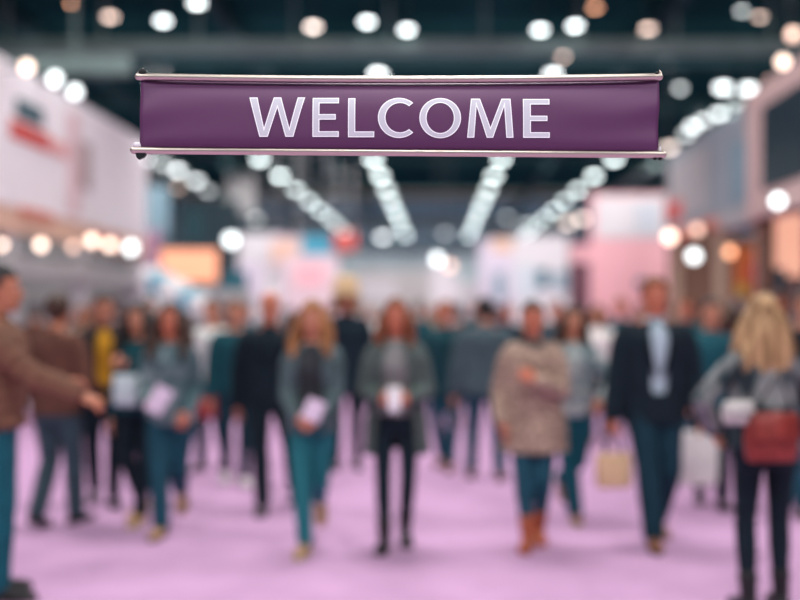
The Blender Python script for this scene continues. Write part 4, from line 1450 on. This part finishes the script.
single = [  # px, py, depth, radius px, glow, words
    (110, 17, 20, 7.5, GDW, 'soft warm ceiling lamp second along the top left corner'),
    (163, 21, 20, 7.5, GW, 'white ceiling lamp above the left end of the sign'),
    (197, 3, 20, 8, GW, 'white ceiling lamp cut by the top edge, left of centre'),
    (73, 3, 22, 6, GOR, 'amber ceiling lamp cut by the top edge near the left corner'),
    (190, 52, 27, 5, GOR, 'faint amber ceiling lamp just over the left part of the sign'),
    (313, 27, 20.5, 7.5, GWW, 'warm white ceiling lamp over the W of the sign'),
    (367, 22, 20.5, 7.5, GW, 'white ceiling lamp over the L of the sign, left of a pair'),
    (407, 30, 20.5, 7.5, GW, 'white ceiling lamp over the C of the sign, right of a pair'),
    (378, 74, 25.5, 7.5, GW, 'white ceiling lamp peeping over the top rail at the C'),
    (540, 30, 20.5, 7.5, GW, 'white ceiling lamp over the last E of the sign'),
    (575, 26, 20.5, 7.5, GW, 'white ceiling lamp right of the last E, near an amber one'),
    (595, 8, 21.5, 5.5, GOR, 'amber ceiling lamp at the top edge right of centre'),
    (573, 41, 22, 5, GOR, 'amber ceiling lamp just under the white pair at top right'),
    (563, 57, 26, 5, GDW, 'faint warm ceiling lamp low above the right part of the sign'),
    (648, 29, 20.5, 7.5, GDW, 'warm ceiling lamp above the right end of the sign'),
    (553, 74, 25.5, 7, GW, 'white ceiling lamp peeping over the top rail near the right end'),
    (742, 11, 21, 5.5, GDIM, 'dim white ceiling lamp near the top right corner'),
    (760, 17, 21, 5.5, GDW, 'warm ceiling lamp right of the dim one near the top right corner'),
    (680, 88, 27, 5, GDIM, 'faint ceiling lamp right of the end of the sign'),
    (723, 87, 27, 8, GW, 'bright white lamp right of the sign, left of two'),
    (748, 88, 27, 7.5, GW, 'bright white lamp right of the sign, right of two'),
    (736, 103, 31, 5, GDIM, 'dim lamp below the bright pair right of the sign'),
    (719, 113, 34, 6.5, GW, 'white lamp in the slanting row right of the sign, nearest'),
    (703, 120, 36.5, 6, GDIM, 'dim lamp in the slanting row right of the sign'),
    (693, 126, 39, 6, GW, 'white lamp halfway down the slanting row right of the sign'),
    (686, 134, 42, 6, GDIM, 'dim lamp lower in the slanting row right of the sign'),
    (669, 147, 44, 7, GWW, 'warm white lamp touching the lower right end of the sign'),
    (146, 158, 38, 6, GW, 'white lamp under the lower left end of the sign'),
    (163, 163, 41, 5.5, GDIM, 'dim lamp second under the lower left end of the sign'),
    (178, 170, 44, 6, GW, 'white lamp third in the short row under the left end of the sign'),
    (196, 180, 47, 6, GW, 'white lamp fourth in the short row under the left end of the sign'),
    (208, 190, 51, 5, GDIM, 'dim lamp last in the short row under the left end of the sign'),
    (178, 187, 46, 4, GDW, 'faint warm lamp below the short row under the sign'),
    (247, 208, 58, 5, GDIM, 'dim lamp first in the faint row left of the long rows'),
    (256, 218, 64, 5, GDIM, 'dim lamp second in the faint row left of the long rows'),
    (266, 226, 72, 5, GDIM, 'dim lamp last in the faint row left of the long rows'),
    (383, 236, 82, 6, GW, 'white lamp low between the two left rows'),
    (445, 233, 80, 4, GDIM, 'faint lamp low between the two middle rows'),
    (507, 217, 64, 4, GDIM, 'faint lamp low left of the outer right row'),
    (527, 224, 70, 5, GDIM, 'dim lamp at the foot of the outer right row'),
    (568, 222, 50, 6, GWW, 'warm white lamp under the outer right row, left of two'),
    (582, 218, 50, 6, GWW, 'warm white lamp under the outer right row, right of two'),
    (376, 168, 42, 4, GDIM, 'faint lamp left of the top of the inner left row'),
]
for px, py, d, rp, gm, words in single:
    d = min(d, 6100 / (310 - py))
    p = P(px, py, d)
    if py < 60:
        gm = {GW: GWU, GWW: GWWU, GDW: GDWU, GDIM: GDIMU, GOR: GORU}[gm]
    make_lamp('ceiling_light', words, 'ceiling light', tuple(p), rp * (.75 if py < 60 else .85) * d / F, gm, squash=.25 if py < 60 else .62)


def spotlight(label, p, r, gm, arm):
    """small round lamp facing the aisle on a short arm; arm = end point of the arm in world space"""
    t = thing('spotlight', label, 'spotlight', tuple(p))
    g = Geo()
    g.ell((0, 0, 0), (r, r * .8, r), nu=20, nv=12)
    build(g, 'bulb', gm, t)
    g = Geo()
    rs = []
    for y, k in ((.1, 1.06), (.5, 1.1), (1.3, .8), (1.7, .5), (1.75, .1)):
        rs.append([(r * k * math.cos(2 * PI * q / 20), r * y, r * k * math.sin(2 * PI * q / 20)) for q in range(20)])
    g.rings(rs)
    build(g, 'lamp_housing', HOUS, t)
    g = Geo()
    a = Vector(arm) - Vector(p)
    g.tube([(0, r * 1.5, 0), (a.x * .5, r * 1.5 + (a.y - r * 1.5) * .5, a.z * .9), tuple(a)], .014, n=8)
    build(g, 'arm', HOUS, t)
    return t


for px, py, d, rp, gm, words, arm in [
    (27, 67, 13.9, 7, SPWW, 'warm white spotlight over the left fascia, nearest of three', 'L'),
    (55, 79, 15.2, 7, SPW, 'white spotlight over the left fascia, middle of three', 'L'),
    (75, 92, 16.3, 6.5, SPW, 'white spotlight over the left fascia, farthest of three', 'L'),
    (2, 245, 13.6, 5, SPWW, 'pale spotlight under the left fascia at the frame edge', 'B'),
    (41, 245, 14.6, 6, SPWW, 'warm spotlight under the left fascia, first from the left edge', 'B'),
    (73, 247, 15.8, 5, SPD, 'dim spotlight under the left fascia between the warm ones', 'B'),
    (92, 241, 16.6, 6.2, SPWW, 'warm spotlight under the left fascia, highest of the row', 'B'),
    (110, 245, 17.4, 6, SPWW, 'warm spotlight under the left fascia beside the wide white lamp', 'B'),
    (131, 248, 18.6, 7, SPW, 'wide white spotlight at the far end under the left fascia', 'B'),
    (231, 240, 33, 7, SPW, 'white round lamp at the corner of the white display wall', 'U'),
    (437, 259, 33.6, 5.5, SPW, 'white round lamp on the white column, left of two', 'U'),
    (450, 266, 33.6, 5, SPD, 'white round lamp on the white column, right of two', 'U'),
    (670, 237, 21, 7, SPWW, 'bright warm lamp at the right edge of the pink wall', 'U'),
    (697, 230, 18.4, 6, SPD, 'dim rose lamp below the red trim of the far right booth', 'R'),
    (694, 256, 19, 7, SPW, 'bright white lamp in front of the brown kiosk', 'R'),
    (730, 252, 19.5, 6, SPO, 'amber lamp right of the white one before the brown kiosk', 'R'),
    (778, 201, 11.4, 8, SPW, 'wide white lamp below the dark screen', 'S'),
    (783, 62, 13.4, 7, SPWW, 'warm white spotlight over the screen booth', 'T'),
    (793, 35, 16.4, 7, SPD, 'dim warm spotlight above the screen booth at the frame edge', 'C'),
    (770, 82, 14.2, 5, SPD, 'dim warm spotlight over the far end of the screen booth', 'T'),
]:
    p = P(px, py, d)
    if arm == 'L':
        e = (XL + .016, p.y + .12, min(p.z, 5.1))
    elif arm == 'B':
        e = (XL - .15, p.y + .32, 2.702)
    elif arm == 'U' or arm == 'C':
        e = (p.x, p.y + .3, CEIL)
    elif arm == 'R':
        e = (XR2 + .1, p.y + .1, 3.102)
    elif arm == 'S':
        e = (XR + .1, p.y + .1, 2.762)
    else:
        e = (XR + .2, 13.0 - (p.y - 13.4) * .8, 4.438)
    spotlight(words, p, rp * .78 * d / F, gm, e)

# ------------------------------------------------------------------ light
def area(name, loc, size, power, col=(1, 1, 1), rot=(0, 0, 0), sy=None):
    L = bpy.data.lights.new(name, 'AREA')
    L.energy = power
    L.color = col
    L.size = size
    if sy:
        L.shape = 'RECTANGLE'
        L.size_y = sy
    o = bpy.data.objects.new(name, L)
    COL.objects.link(o)
    o.location = loc
    o.rotation_euler = rot
    return o


for x in (-6, 0, 6):
    for y, pw in ((-3.5, 360), (1.4, 250), (9.0, 330), (15.5, 320)):  # unseen overhead lights; row behind the camera added to brighten the sign
        area('hall_fill_light', (x, y, CEIL - .15), 2.2, pw, (1, .97, .96))
# added fill lights, unseen behind the cross beams, brightening booths and back wall
for y, z, sx, pw in ((21.25, 7.18, 22, 1050), (25.1, 7.78, 26, 900), (31.7, 8.06, 28, 1300), (42.7, 8.06, 30, 1700), (55.8, 8.05, 36, 2000), (70.9, 8.0, 40, 5000), (90.9, 8.0, 42, 9500)):
    area('hidden_fill_light', (0 if y > 22 else -2, y, z), sx, pw, (1, .97, .96), (R(38), 0, 0), sy=.6)

w = bpy.data.worlds.new('World')
S.world = w
w.use_nodes = True
bg = w.node_tree.nodes['Background']
bg.inputs['Color'].default_value = (.80, .92, 1.0, 1)
bg.inputs['Strength'].default_value = .33

# ------------------------------------------------------------------ camera
cd = bpy.data.cameras.new('Camera')
cam = bpy.data.objects.new('Camera', cd)
COL.objects.link(cam)
cam.location = (0, 0, EYE)
cam.rotation_euler = (PI / 2, 0, 0)
cd.sensor_width = 36
cd.lens = 45
cd.shift_x = -37 / 800
cd.shift_y = 10 / 800
cd.clip_end = 400
cd.dof.use_dof = True
cd.dof.focus_distance = SD - .005
cd.dof.aperture_fstop = .78
S.camera = cam

S.view_settings.view_transform = 'Standard'
S.view_settings.look = 'None'
S.view_settings.exposure = 0.0
S.view_settings.gamma = 1.0
S.cycles.use_denoising = True
S.cycles.max_bounces = 6
S.cycles.sample_clamp_indirect = 6.0
